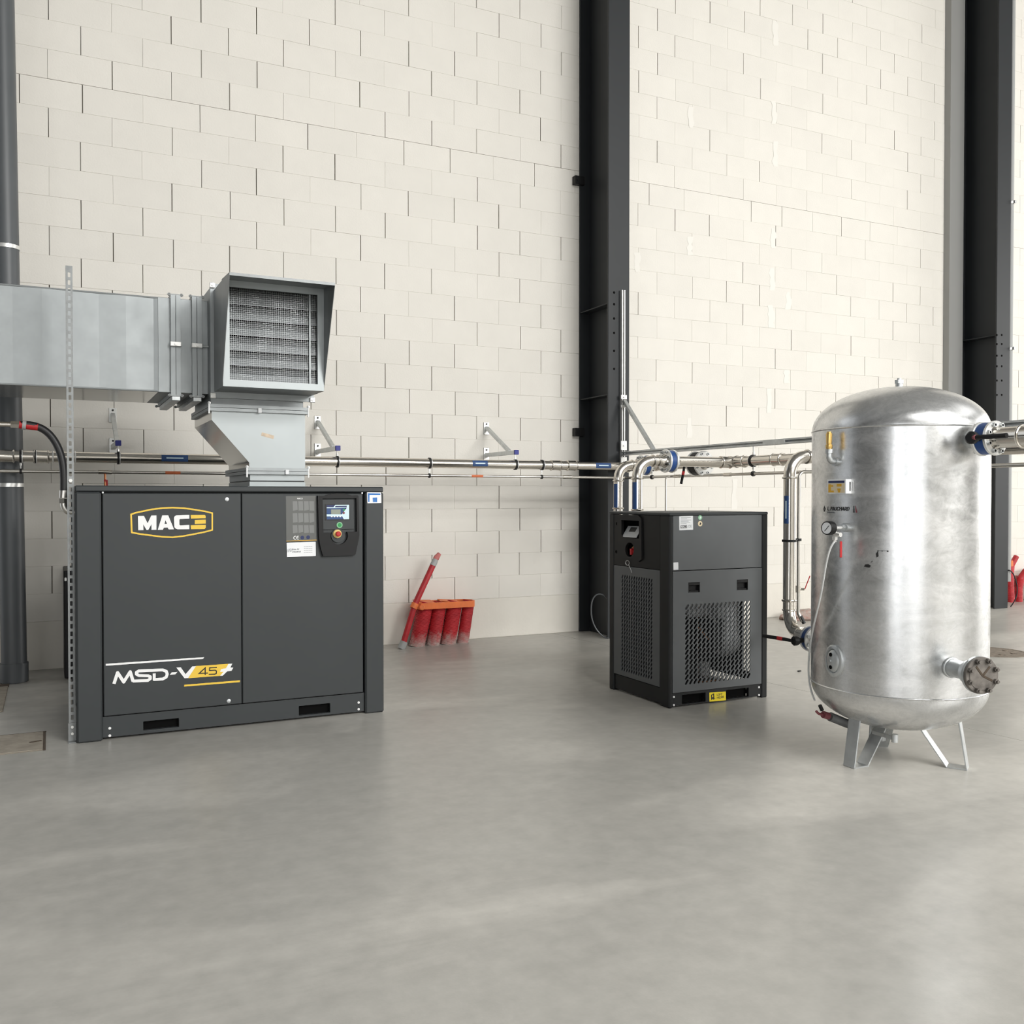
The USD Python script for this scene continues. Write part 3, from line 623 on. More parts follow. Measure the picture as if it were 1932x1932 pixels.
ch = T('duct_chute', 'galvanised offset chute leading from the hood down to the compressor top', 'duct', (1.35, 6.95, KH))
CY0, CY1 = 6.55, 7.36
pc = Polygon([(.974, 2.09), (1.60, 2.09), (1.60, 1.655), (1.218, 1.655), (1.218, 1.715), (.974, 1.995)])
hollow = pc.difference(pc.buffer(-.003))
ch.part('front_panel', Pl('Y', CY0 + .003).put(ext(pc, .003)), 'duct_bright', smooth=False, label='pale front sheet of the chute')
ch.part('rear_panel', Pl('Y', CY1).put(ext(pc, .003)), 'duct_zinc', smooth=False)
ch.part('casing', Pl('Y', CY1 - .003).put(ext(hollow, CY1 - CY0 - .006)), 'mirror_zinc', smooth=False, label='mirror-like slanted side of the chute')
def hflange(t, x0, x1, z, lab=None):
    for dz in (0, .024):
        q = sbox(x0 - .022, CY0 - .022, x1 + .022, CY1 + .022).difference(sbox(x0 + .002, CY0 + .002, x1 - .002, CY1 - .002))
        m = ext(q, .021); m.apply_translation([0, 0, z + dz]); t.part('chute_flange', m, 'duct_zinc', smooth=False)
    for xx in (x0 - .018, x1 + .018): t.part('flange_bolt', [cyl((xx, CY0 - .02, z - .02), (xx, CY0 - .02, z + .06), .006, 8), cyl((xx, CY0 - .02, z + .045), (xx, CY0 - .02, z + .056), .011, 6)], 'steel_bright', label='bright corner bolt')
hflange(ch, .974, 1.60, 2.055); hflange(ch, 1.218, 1.60, 1.635)
ch.part('clip', cbox(1.272, 1.297, CY0 - .034, CY0 - .018, 2.05, 2.085), 'sticker_white', label='small white flange clip')
ch.part('clip', cbox(1.455, 1.48, CY0 - .034, CY0 - .018, 1.635, 1.668), 'sticker_white', label='small white flange clip')
ch.part('collar', cbox(1.222, 1.596, CY0, CY1, 1.592, 1.637, .002), 'duct_bright')
ch.part('gasket', cbox(1.225, 1.593, CY0 + .002, CY1 - .002, 1.584, 1.594, .001), 'rubber')
ch.part('collar', [cbox(1.218, 1.60, CY0 - .004, CY1 + .004, 1.552, 1.586, .002), cbox(1.205, 1.613, CY0 - .016, CY1 + .016, KH + .0003, KH + .006, .001)], 'duct_bright')
a = at(505, 822, Y=CY0); ch.part('tape', Pl('Y', CY0).put(affinity.rotate(sbox(a[0] - .043, a[2] - .012, a[0] + .043, a[2] + .012), -14), .0006), 'tape_tan', smooth=False, label='torn strip of tan tape')

# slotted strut standing left of the compressor
sp = T('strut_post', 'tall slotted galvanised channel post standing left of the compressor', 'post', (.098, 6.32, 0))
PX0, PX1, PY = .096, .134, 6.30
ptop = 2.87
def slotted(h0, h1, w, pitch, sl, sw):
    p = sbox(0, h0, w, h1)
    holes = [sbox(w / 2 - sw / 2, z, w / 2 + sw / 2, z + sl).buffer(.003) for z in np.arange(h0 + .025, h1 - sl - .01, pitch)]
    return p.difference(unary_union(holes))
sp.part('web', Pl('Y', PY).put(affinity.translate(slotted(.02, ptop, PX1 - PX0, .046, .022, .0085), PX0, 0), .0025), 'strut_zinc', smooth=False, label='slotted face of the channel')
sp.part('flange', cbox(PX0, PX0 + .0025, PY, PY + .04, .02, ptop, .0005), 'strut_zinc'); sp.part('flange', cbox(PX1 - .0025, PX1, PY, PY + .04, .02, ptop, .0005), 'strut_zinc')
sp.part('back_lip', [cbox(PX0, PX0 + .009, PY + .0375, PY + .04, .02, ptop, .0005), cbox(PX1 - .009, PX1, PY + .0375, PY + .04, .02, ptop, .0005)], 'strut_zinc')
sp.part('foot_bracket', [cbox(PX0 - .004, PX1 + .003, PY - .006, PY - .002, .0, .115, .001), cbox(PX0 - .004, PX1 + .003, PY - .05, PY + .05, 0, .006, .001)], 'strut_zinc', label='angle bracket at the foot')
for z in (.05, .09): sp.part('bolt', cyl((.115, PY - .014, z), (.115, PY - .004, z), .009, 6), 'steel_bright')
sp.part('bolt', cyl((.115, PY - .012, 1.58), (.115, PY - .002, 1.58), .011, 6), 'steel_bright')

# ------------------------------------------------------------------ pipes along the wall
PR, MY, MZ, CYp, CZ, CR = .0440, 8.36, 1.80, 8.36, 1.683, .0135
def px_x(px, Y=MY): return float(at(px, 880, Y=Y)[0])
BX, BZ = 5.40, 1.79                                # branch running out from the column
mp = T('air_pipe', 'long stainless compressed air main along the block wall', 'pipe', (2.4, MY, MZ))
mp.part('pipe', cyl((-2.0, MY, MZ), (BX, MY, MZ), PR, 28), 'stainless')
def press(t, o, ax, name='press_fitting', mat_='stainless'):
    o = V(*o); ax = V(*ax)
    t.part(name, [ring(o, ax, PR - .002, PR + .006, .11, 24), torus(o - ax * .05, ax, PR + .004, .007, 24), torus(o + ax * .05, ax, PR + .004, .007, 24)], mat_, label='bulged press fitting')
for px in (12, 78, 1048, 1078): press(mp, (px_x(px), MY, MZ), (1, 0, 0))
for px in (100, 142): mp.part('weld_ring', torus((px_x(px), MY, MZ), (1, 0, 0), PR + .001, .006), 'steel_bright')
def clamp(t, o, ax, up=None, down=None, R=PR):
    o = V(*o); c = t.part('pipe_clamp', [ring(o, ax, R - .001, R + .009, .016, 28)], 'rubber', label='black rubber-lined pipe clamp')
    ms = [ring(o + V(*ax) * .012, ax, R + .001, R + .008, .008, 28)]
    if up: ms += [cyl(o + V(0, 0, R), (o[0], o[1], up), .005, 8), cyl(o + V(0, 0, R + .003), o + V(0, 0, R + .028), .010, 6)]
    if down: ms += [cyl((o[0], o[1], down), o - V(0, 0, R), .005, 8), cyl(o - V(0, 0, R + .028), o - V(0, 0, R + .003), .010, 6)]
    t.part('clamp_band', ms, 'steel_bright', label='bright clamp band and rod')
for px, u, d in ((39, None, CZ), (66, None, None), (223, 1.90, None), (636, 1.90, None), (810, None, CZ), (972, 1.90, None), (1022, None, CZ)):
    clamp(mp, (px_x(px), MY, MZ), (1, 0, 0), u, d)
def pipe_label(t, o, ax, length, mat_, R=PR, facing=(-.45, -.85, .1), span=1.3, name='label', lab='blue adhesive label', text=None):
    o, ax = V(*o), V(*ax) / np.linalg.norm(ax); f = V(*facing); f = f - ax * (f @ ax); f /= np.linalg.norm(f); w = np.cross(ax, f)
    th = np.linspace(-span / 2, span / 2, 9); vs = []
    for s in (-length / 2, length / 2):
        vs += [o + ax * s + (R + .0008) * (math.cos(a) * f + math.sin(a) * w) for a in th]
    fc = []
    for i in range(8): fc += [(i, i + 1, i + 10), (i, i + 10, i + 9)]
    m = trimesh.Trimesh(np.array(vs), np.array(fc), process=False); 
    if (m.face_normals[0] @ f) < 0: m.invert()
    L_ = t.part(name, m, mat_, label=lab)
    if text:
        th2 = np.linspace(-.12, .12, 3); vs = []
        for s in (-length * .32, length * .32): vs += [o + ax * s + (R + .0014) * (math.cos(a) * f + math.sin(a) * w) for a in th2]
        m2 = trimesh.Trimesh(np.array(vs), np.array([(0, 1, 4), (0, 4, 3), (1, 2, 5), (1, 5, 4)]), process=False)
        if (m2.face_normals[0] @ f) < 0: m2.invert()
        L_.part('label_print', m2, 'ink_pale')
    return L_
for px, l in ((329, .21), (903, .16), (1135, .18)): pipe_label(mp, (px_x(px), MY, MZ), (1, 0, 0), l, 'label_blue', text=1)

tp = T('condensate_pipe', 'thin steel condensate pipe running below the air main', 'pipe', (2.4, CYp, CZ))
tp.part('pipe', cyl((-2.0, CYp, CZ), (BX, CYp, CZ), CR, 14), 'stainless_dull')
for px in (39, 810, 1022): tp.part('pipe_clamp', ring((px_x(px), CYp, CZ), (1, 0, 0), CR - .001, CR + .008, .016, 16), 'rubber', label='black pipe clamp')
for px in (198, 1070): tp.part('press_fitting', ring((px_x(px), CYp, CZ), (1, 0, 0), CR - .001, CR + .004, .10, 14), 'stainless')
for px in (326, 900): pipe_label(tp, (px_x(px), CYp, CZ), (1, 0, 0), .12, 'label_orange', R=CR, span=2.2, lab='orange adhesive label')
x = px_x(198)
tp.part('drain_stub', cyl((x, CYp, CZ), (x, CYp, 1.42), .009, 12), 'copper'); tp.part('drain_lever', [bar((x + .012, CYp - .02, 1.62), (x + .016, CYp - .02, 1.50), .014, .006, (1, 0, 0)), cyl((x, CYp, 1.615), (x, CYp - .025, 1.615), .010, 10)], 'signal_red', label='red valve lever')

# wall brackets
def bracket(x, label):
    b = T('pipe_bracket', label, 'bracket', (x, WY - .001, 1.92), 'wall brackets carrying the air main')
    ya, z0, zt = 8.335, 1.92, 2.235
    for z, h in ((1.92, .16), (2.20, .13)): 
        pl_ = b.part('wall_plate', cbox(x - .032, x + .032, WY - .010, WY - .003, z - h / 2, z + h / 2), 'steel_bright', label='bright wall plate')
        for dz in ((-.055, .055) if h > .15 else (.045,)): pl_.part('anchor_bolt', cyl((x, WY - .018, z + dz), (x, WY - .008, z + dz), .009, 6), 'charcoal_dark')
    b.part('arm', cbox(x - .02, x + .02, ya, WY - .008, z0 - .02, z0 + .02), 'galvanised')
    b.part('brace', obox((x, (8.50 + WY - .03) / 2, (1.94 + 2.20) / 2), (0, 8.50 - WY + .03, 1.94 - 2.20), (1, 0, 0), math.hypot(WY - .03 - 8.50, .26) + .03, .035, .032), 'galvanised', label='diagonal brace')
    b.part('end_cap', cbox(x - .0225, x + .0225, ya - .014, ya + .012, z0 - .0225, z0 + .0225), 'cap_blue', label='blue plastic end cap')
    return b
b0 = bracket(px_x(223), 'galvanised wall bracket with blue end cap, leftmost, above the compressor left half')
dup(b0, (px_x(636), WY - .001, 1.92), 'galvanised wall bracket with blue end cap, just right of the duct chute')
dup(b0, (px_x(972), WY - .001, 1.92), 'galvanised wall bracket with blue end cap, nearest the middle column')

# hose from the compressor to the main
hs = T('air_hose', 'black rubber hose curving down to the compressor side from a steel pipe at left', 'hose', (.09, 7.0, 1.5))
hp = arcs([(-.19, 7.0, 1.955), (.0, 7.0, 1.95), (.075, 7.0, 1.86), (.088, 7.0, 1.60), (.088, 7.0, 1.54)], .12, 10)
from scipy.interpolate import CubicSpline
q = np.array([(-.17, 7.0, 1.955), (-.06, 7.0, 1.942), (.02, 7.0, 1.875), (.072, 7.0, 1.755), (.088, 7.0, 1.62), (.088, 7.0, 1.52)])
hs.part('hose', tube(CubicSpline(range(6), q)(np.linspace(0, 5, 50)), .0245, 18), 'hose_black')
hs.part('hose_sleeve', cyl((-.175, 7.0, 1.955), (-.065, 7.0, 1.944), .0252, 18), 'signal_red', label='red marking sleeve on the hose')
hs.part('hose_clip', ring((-.145, 7.0, 1.953), (1, 0, -.1), .0255, .031, .022, 18), 'pvc_light', label='pale hose clip')
hs.part('steel_pipe', [cyl((-2, 7.0, 1.955), (-.17, 7.0, 1.955), .017, 14), ring((-.20, 7.0, 1.955), (1, 0, 0), .015, .024, .05, 6), ring((-.30, 7.0, 1.955), (1, 0, 0), .015, .022, .03, 12)], 'stainless')
hs.part('end_fitting', [ring((.088, 7.0, 1.50), (0, 0, 1), .018, .030, .05, 16), ring((.088, 7.0, 1.455), (0, 0, 1), .018, .034, .03, 6)], 'stainless_dull')
hs.part('elbow', tube(arcs([(.088, 7.0, 1.46), (.088, 7.0, 1.38), (.16, 7.0, 1.38)], .05, 8), .024, 16), 'stainless_dull')

# ------------------------------------------------------------------ pipework between column, dryer and tank
def flange_valve(t, o, ax, blue=True, lever=None, thick=.046, R=.098, band=True):
    """wafer butterfly valve between two bolted flanges, axis ax, centre o"""
    o, ax = V(*o), V(*ax) / np.linalg.norm(ax)
    for s in (-1, 1):
        c = o + ax * s * (thick / 2 + .011)
        t.part('flange', lathe(c - ax * .010, ax, [(0, 0), (0, R - .004), (.004, R), (.016, R), (.020, R - .004), (.020, 0)], 36), 'steel_bright', label='bright bolted flange')
        t.part('weld_neck', lathe(c + ax * s * .009, ax * s, [(0, .060), (.012, .052), (.028, PR + .002), (.05, PR + .001)], 28), 'stainless')
    t.part('valve_body', ring(o, ax, .03, R * .93, thick, 36), 'valve_blue' if blue else 'charcoal_dark', label='blue valve body' if blue else 'dark valve body')
    u = np.cross(ax, V(0, 0, 1)); w = V(0, 0, 1); bl = []
    for i in range(8):
        a = math.pi / 8 + i * math.pi / 4; p = o + (u * math.cos(a) + w * math.sin(a)) * (R * .80)
        e = thick / 2 + .034; bl += [cyl(p - ax * e, p + ax * e, .0065, 8), cyl(p - ax * e, p - ax * (e - .012), .0125, 6), cyl(p + ax * (e - .012), p + ax * e, .0125, 6)]
    t.part('flange_bolt', cat(*bl), 'galvanised', label='ring of flange bolts')
    if lever:
        d, l = lever; d, l = V(*d) / np.linalg.norm(d), V(*l) / np.linalg.norm(l)
        q = o + d * (R + .045)
        t.part('stem', cyl(o + d * R * .9, q, .017, 14), 'charcoal_dark')
        h = t.part('handle', [lathe(q - d * .022, d, [(0, 0), (0, .026), (.012, .032), (.035, .032), (.045, .022), (.045, 0)], 18), tube([q + d * .012, q + d * .014 + l * .06, q + d * .020 + l * .12, q + d * .030 + l * .19], [.011, .012, .012, .013], 10)], 'black_plastic', label='black lever handle')
        t.part('handle_mark', tube([q + d * .0150 + l * (.072 if band else .018), q + d * .0185 + l * (.105 if band else .03)], [.0132, .0132], 10), 'signal_red' if band else 'ink_maroon', label='red band on the lever' if band else 'small red mark on the handle hub')

br = T('branch_pipe', 'stainless branch pipe running from the column towards the tank under the grey rail', 'pipe', (BX, 6, BZ))
ylo, yhi = 1.9, MY
br.part('pipe', cyl((BX, ylo, BZ), (BX, 6.93, BZ), PR, 28), 'stainless'); br.part('pipe', cyl((BX, 7.27, BZ), (BX, yhi + .03, BZ), PR, 28), 'stainless')
for y in (8.36, 7.60, 6.62, 6.52, 6.05): press(br, (BX, y, BZ), (0, 1, 0))
for y in (7.87, 6.36, 5.55, 4.2, 2.9):
    clamp(br, (BX, y, BZ), (0, 1, 0), 1.915, 1.685)
tb = T('condensate_branch', 'thin steel condensate pipe under the branch pipe right of the column', 'pipe', (BX, 6, 1.68))
tb.part('pipe', cyl((BX, ylo, 1.68), (BX, yhi + .02, 1.68), CR, 14), 'stainless_dull')
for y in (7.87, 6.36, 5.55, 4.2, 2.9): tb.part('pipe_clamp', ring((BX, y, 1.68), (0, 1, 0), CR - .001, CR + .009, .018, 16), 'rubber', label='black pipe clamp')
for y in (7.45, 6.70): tb.part('press_fitting', ring((BX, y, 1.68), (0, 1, 0), CR - .001, CR + .004, .09, 14), 'stainless')
tb.part('drop', tube(arcs([(BX, 7.55, 1.68), (BX - .06, 7.55, 1.68), (BX - .06, 7.55, .9)], .03, 6), .009, 12), 'stainless_dull', label='thin pipe dropping behind the dryer')

bv = T('bypass_valve', 'dark bypass valve with two round white-lit flanges on the branch pipe', 'valve', (BX, 7.10, BZ))
flange_valve(bv, (BX, 7.10, BZ), (0, 1, 0), blue=False, lever=((-1, 0, .0), (0, .15, -1)), thick=.10, R=.115)

def riser(name, label, X, Y, zbot, zt, valve_x=None):
    t = T(name, label, 'pipe', (X, Y, zbot))
    t.part('pipe', tube(arcs([(X, Y - .25, .85), (X, Y, .85), (X, Y, zt), (BX - .02, Y, zt)], .135, 10), PR, 28), 'stainless')
    for z in (zt - .15, zt - .15 - .26): t.part('collar', torus((X, Y, z), (0, 0, 1), PR + .003, .008), 'stainless')
    for xx in (X + .15, X + .20): t.part('collar', torus((xx, Y, zt), (1, 0, 0), PR + .002, .006), 'stainless')
    for xx in (BX - .09,): press(t, (xx, Y, zt), (1, 0, 0))
    pipe_label(t, (X, Y, zt - .30), (0, 0, 1), .24, 'label_blue', facing=(-.95, -.35, 0), span=1.0)
    if valve_x: flange_valve(t, (valve_x, Y, zt), (1, 0, 0))
    return t
riser('dryer_pipe', 'shiny stainless pipe rising behind the dryer with blue flanged valve, right one of the pair', 4.395, 6.62, 1.2, 1.785, 4.71)
riser('dryer_pipe', 'shiny stainless pipe rising behind the dryer, left one of the pair beside the column', 4.83, 7.60, 1.2, 1.785, 5.12)

# grey rail and upright on the middle column
ra = T('support_frame', 'galvanised channel upright on the middle column with long rail and diagonal brace', 'support', (BX, 8.42, 1.9))
RZ = 1.935
def channel(t, a, b, name, wdir, w=.041, lab=None):
    a, b = V(*a), V(*b); d = b - a; d /= np.linalg.norm(d); u = V(*wdir); v = np.cross(d, u)
    ms = [bar(a - v * w / 2, b - v * w / 2, w, .003, u)] + [bar(a + u * s * w / 2, b + u * s * w / 2, w, .003, v) for s in (-1, 1)] + [bar(a + v * w / 2 + u * s * w * .33, b + v * w / 2 + u * s * w * .33, w * .3, .003, u) for s in (-1, 1)]
    return t.part(name, ms, 'galvanised', label=lab)
zt = float(at(1176, 547, Y=8.40)[2])
for s in (-1, 1):
    ra.part('upright_lip', cbox(BX + s * .014 - .0065, BX + s * .014 + .0065, 8.396, 8.438, 1.74, zt, .001), 'steel_bright', label='bright lip of the upright channel')
ra.part('upright_back', cbox(BX - .02, BX + .02, 8.434, 8.4385, 1.74, zt, .001), 'charcoal_dark')
channel(ra, (BX, 8.40, RZ), (BX, 1.9, RZ), 'rail', (0, 0, 1), lab='long rail running out from the column')
ra.part('brace', bar((BX, 8.385, 2.49), (BX, 7.85, 1.955), .041, .03, (1, 0, 0)), 'galvanised', label='diagonal brace')
for z, h in ((2.525, .045), (2.43, .03), (2.02, .10), (1.85, .10)):
    ra.part('bracket_plate', [cbox(BX - .037, BX + .037, 8.384, 8.396, z - h / 2, z + h / 2), cyl((BX, 8.372, z), (BX, 8.386, z), .011, 6)], 'steel_bright', label='bright fixing plate')
yj = 6.0
ra.part('rail_joint', cbox(BX - .023, BX + .023, 5.95, 6.22, RZ - .023, RZ + .023), 'galvanised', label='splice sleeve on the rail')

# ------------------------------------------------------------------ refrigerated air dryer
DX0, DX1, DYF, DYR, DH = 3.884, 4.763, 5.446, 6.235, 1.372
DF, DL = Pl('Y', DYF), Pl('X', DX0)
d = T('air_dryer', 'dark grey air dryer cabinet with slotted grilles and a yellow lift sticker', 'dryer', (4.32, 5.84, 0))
pw = .06
uL, uR = DF.uv(1270, 1150)[0], DF.uv(1438, 1150)[0]
lf, lr = at(1244, 1150, X=DX0)[1], at(1157.5, 1150, X=DX0)[1]
d.part('corner_post', cbox(DX0, uL, DYF, lf, 0, DH - .02, .008), 'charcoal_dark', label='black front corner post')
d.part('corner_post', cbox(uR, DX1, DYF, DYF + .06, 0, DH - .02, .006), 'charcoal_dark')
d.part('corner_post', cbox(DX0, DX0 + .06, lr, DYR, 0, DH - .02, .006), 'charcoal_dark')
d.part('corner_post', cbox(DX1 - .06, DX1, DYR - .06, DYR, 0, DH - .02, .006), 'charcoal_dark')
d.part('top_panel', cbox(DX0 - .002, DX1 + .002, DYF - .002, DYR + .002, DH - .022, DH, .006), 'charcoal_coat')
zsplit = DF.uv(1350, 1074.5)[1]
zb = DF.uv(1350, 1309)[1]; zb = .105
d.part('upper_panel', cbox(uL + .001, uR - .001, DYF + .004, DYF + .02, zsplit + .002, DH - .0225), 'dryer_grey', smooth=False, label='plain upper front panel')

def slots(pl, cols, rows, pxg, ln, wd, tilt):
    """slanted slots on a grid; pxg: corner pixels of the grille (left, top, right, bottom) at its nearer side"""
    (u0, v0), (u1, v1) = pl.uv(pxg[0], pxg[1]), pl.uv(pxg[2], pxg[3])
    out = []
    for i in range(cols):
        for j in range(rows):
            cu, cv = u0 + (i + .5) * (u1 - u0) / cols, v1 + (j + .5) * (v0 - v1) / rows
            s = LineString([(cu - ln / 2 * math.cos(tilt), cv - ln / 2 * math.sin(tilt)), (cu + ln / 2 * math.cos(tilt), cv + ln / 2 * math.sin(tilt))]).buffer(wd / 2, quad_segs=3)
            out.append(s)
    return unary_union(out), sbox(min(u0, u1), v1, max(u0, u1), v0)
h, hb = slots(DF, 16, 16, (1293, 1141, 1417, 1279), .0275, .0165, math.radians(54))
pn = sbox(uL + .001, zb, uR - .001, zsplit - .002).difference(h)
hd_px = ((1299.5, 1099, 1321, 1118), (1391, 1094, 1411.5, 1113.5))
hs_ = [DF.poly([(a, b), (c, b - .6), (c, e - .6), (a, e)]) for a, b, c, e in hd_px]
pn = pn.difference(unary_union(hs_))
lp = d.part('grille_panel', Pl('Y', DYF + .012).put(ext(pn, .008)), 'dryer_grey', smooth=False, label='lower front panel with slanted slots')
for q in hs_:
    x0, z0, x1, z1 = q.bounds
    lp.part('latch', [cbox(x0, x1, DYF + .028, DYF + .032, z0, z1, .001), cbox(x0, x1, DYF + .002, DYF + .028, z1 - .022, z1, .002), cbox(x0, x0 + .004, DYF + .002, DYF + .03, z0, z1, .001), cbox(x1 - .004, x1, DYF + .002, DYF + .03, z0, z1, .001), cbox(x0 + .004, x1 - .004, DYF + .010, DYF + .028, z0, z0 + .014, .002)], 'black_plastic', label='recessed black latch')
# left side
zc = float(DL.uv(1200, 1070)[1]); (va, za), (vb, zb2) = DL.uv(1158, 1063), DL.uv(1244, 1075.5)
h, hb = slots(DL, 13, 24, (1171, 1084, 1230, 1283), .019, .0165, math.radians(60))
q = sbox(-lr + .0, .13, -lf - .0, zb2 - .003).difference(h)
ls = d.part('side_grille', Pl('X', DX0 + .012).put(ext(q, .008)), 'dryer_grey', smooth=False, label='left side panel with slanted slots')
d.part('side_back', cbox(DX0 + .06, DX0 + .065, lf + .02, lr - .02, .13, zb2 - .02), 'black_void', smooth=False)
con = DL.poly([(1166, 972), (1205, 972), (1211, 978), (1212, 1055), (1206, 1060), (1166, 1048)])
scr = DL.poly([(1174, 981), (1207, 983), (1207, 1016), (1178, 1014), (1174, 1008)])
knob = Polygon([DL.uv(1189.5 + 8.2 * math.cos(a), 1037 + 13.5 * math.sin(a)) for a in np.linspace(0, 2 * math.pi, 28)[:-1]])
cpz = sbox(-lr, zb2 + .001, -lf, DH - .024)
cs = d.part('control_side', Pl('X', DX0 + .014).put(ext(cpz.difference(con), .010)), 'black_plastic', smooth=False, label='black control panel on the left side')
cs.part('console', Pl('X', DX0 + .014).put(ext(con.difference(scr).difference(knob), .022)), 'black_plastic', smooth=False)
cs.part('recess', cbox(DX0 + .06, DX0 + .064, lf, lr, zb2, DH - .03), 'black_void', smooth=False)
pa, pb_ = at(1176, 1013, X=DX0 + .01), at(1205, 1015, X=DX0 + .01)
yc_, zc_ = (pa[1] + pb_[1]) / 2, pa[2]
dd = V(.55, 0, .83); o = V(DX0 + .022, yc_, zc_ + .042)
cs.part('display', obox(o, (0, -1, 0), dd, abs(pa[1] - pb_[1]) * .92, .10, .006), 'sticker_grey', label='pale sloping display panel')
cs.part('display_window', obox(o + np.cross((0, -1, 0), dd) * .0035 + dd * .018, (0, -1, 0), dd, .085, .04, .002), 'ink_black', label='small dark display window')
kc = at(1190, 1041, X=DX0)
cs.part('switch_knob', [lathe((DX0 + .03, kc[1], kc[2]), (-1, 0, 0), [(0, .032), (.008, .032), (.010, .022), (.018, .020), (.022, .016), (.022, 0)], 20), obox((DX0 + .004, kc[1], kc[2]), (0, 1, 0), (0, 0, 1), .020, .046, .014)], 'signal_red', label='red rotary isolator knob')
cs.part('switch_plate', lathe((DX0 + .036, kc[1], kc[2]), (-1, 0, 0), [(0, .042), (.006, .042), (.006, .02)], 20), 'button_yellow')
cs.part('key_ring', [torus((DX0 - .006, kc[1] + .035, kc[2] - .085), (1, .3, 0), .018, .0025, 20, 6), tube([(DX0 - .004, kc[1] + .02, kc[2] - .10), (DX0 - .006, kc[1] - .01, kc[2] - .13), (DX0 - .004, kc[1] - .02, kc[2] - .155)], .003, 6)], 'steel_bright', label='key ring hanging from the knob')
for px, py in ((1163, 988), (1162, 1041)):
    p = at(px, py, X=DX0); cs.part('screw', cyl((DX0 + .002, p[1], p[2]), (DX0 + .006, p[1], p[2]), .012, 10), 'black_void')
# base
bz = sbox(uL, .012, uR, zb - .004)
for a, b, y0, y1 in ((1289, 1332, 1325, 1311.5), (1372.5, 1413.5, 1314.5, 1301)):
    (u0, v0), (u1, v1) = DF.uv(a, y0), DF.uv(b, y1); bz = bz.difference(sbox(u0, .022, u1, .080).buffer(.004))
    d.part('fork_pocket', cbox(u0 - .01, u1 + .01, DYF + .05, DYF + .054, .014, .094), 'black_void', smooth=False, label='dark fork-lift pocket')
d.part('base_rail', Pl('Y', DYF + .035).put(ext(bz, .025)), 'charcoal_dark', smooth=False)
d.part('base_rail', cbox(DX0 + .012, DX0 + .035, lf, lr, .012, .125), 'charcoal_dark', smooth=False)
d.part('base_tray', cbox(DX0 + .04, DX1 - .03, DYF + .06, DYR - .03, .03, .06), 'charcoal_dark', smooth=False)
d.part('rear_panel', cbox(DX0 + .05, DX1 - .05, DYR - .02, DYR - .012, .05, DH - .03), 'charcoal_dark', smooth=False)
rp = sbox(DYF + .06, .10, DYR - .06, DH - .03).difference(sbox(5.615, .16, 5.70, .80))
m = ext(rp, .006); m.apply_transform(frame_matrix((DX1 - .014, 0, 0), (0, 1, 0), (0, 0, 1))); d.part('side_panel', m, 'charcoal_dark', smooth=False)
d.part('inner_wall', cbox(DX0 + .07, DX1 - .03, DYF + .02, DYF + .60, zsplit - .01, zsplit - .004), 'charcoal_dark', smooth=False)
for px, py in ((1271, 1315), (1271, 1331.5), (1431.5, 1296.5), (1431.5, 1313)):
    p = at(px, py, Y=DYF + .01); d.part('bolt', lathe((p[0], DYF + .010, max(.02, p[2])), (0, -1, 0), [(0, .008), (.004, .008), (.006, .004), (.006, 0)], 8), 'logo_white', label='pale bolt head')
# machinery behind the grille
ux = lambda px, py, Y=5.62: at(px, py, Y=Y)
a, b = ux(1347, 1140), ux(1372, 1140)
xv = float(ux(1372, 1200)[0])
d.part('heat_exchanger', [lathe((xv, 5.66, .30), (0, 0, 1), [(0, 0), (.0, .03), (.015, .075), (.05, .115), (.10, .125), (.14, .118), (.19, .100), (.64, .098), (.64, 0)], 28)], 'foil_grey', label='insulated grey heat exchanger')
d.part('fan_shroud', [cbox(xv - .27, xv - .02, 5.74, 5.86, .58, .98, .02)], 'foil_grey')
d.part('electrical_box', cbox(float(ux(1342, 1240, 5.56)[0]), float(ux(1363, 1240, 5.56)[0]), 5.54, 5.66, .36, .585, .004), 'black_plastic')
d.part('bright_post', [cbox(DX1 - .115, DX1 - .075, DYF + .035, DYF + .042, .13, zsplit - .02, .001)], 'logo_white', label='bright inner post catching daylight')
xq = float(ux(1301, 1180)[0])
d.part('copper_pipe', [tube(arcs([(xq - .02, 5.50, .70), (xq - .02, 5.50, .15), (xq + .16, 5.50, .15), (xq + .16, 5.60, .15)], .03, 6), .006, 8), tube([(xq, 5.53, .55), (xq + .1, 5.53, .45)], .006, 8)], 'copper')
d.part('capillary', [tube([(xq - .03, 5.49, .72), (xq + .15, 5.49, .57)], .004, 6), tube([(xq + .045, 5.52, .80), (xq + .05, 5.52, .72)], .008, 8)], 'steel_bright')
d.part('drain_valve', cbox(xq + .03, xq + .09, 5.50, 5.56, .19, .29, .006), 'foil_grey')
# stickers
Z5 = lambda pts: [(1150 + x / 10.168, 960 + y / 10.168) for x, y in pts]
UP = Pl('Y', DYF + .004)
P5 = lambda *pts: UP.poly(Z5(pts))
rs = d.part('rating_plate', UP.put(P5((1335, 142), (1598, 132), (1602, 402), (1338, 412)).buffer(-.003).buffer(.003), .001), 'sticker_white', smooth=False, label='white rating plate')
rs.part('plate_text', UP.put(unary_union([P5((1365, y), (1365 + w, y - 3), (1365 + w, y + 9), (1365, y + 12)) for y, w in ((165, 190), (188, 120), (211, 200), (234, 150), (257, 180), (280, 110))]), .0004, .001), 'sticker_grey', smooth=False)
rs.part('plate_mark', UP.put(P5((1358, 320), (1484, 312), (1486, 368), (1360, 374)), .0004, .001), 'ink_black', smooth=False)
u, v = UP.uv(*Z5([(1366, 362)])[0]); u2 = UP.uv(*Z5([(1478, 362)])[0])[0]
rs.part('plate_letters', UP.text('MAC3', u, v, .014, lift=.0014, bold=True, width=u2 - u), 'sticker_white', smooth=False)
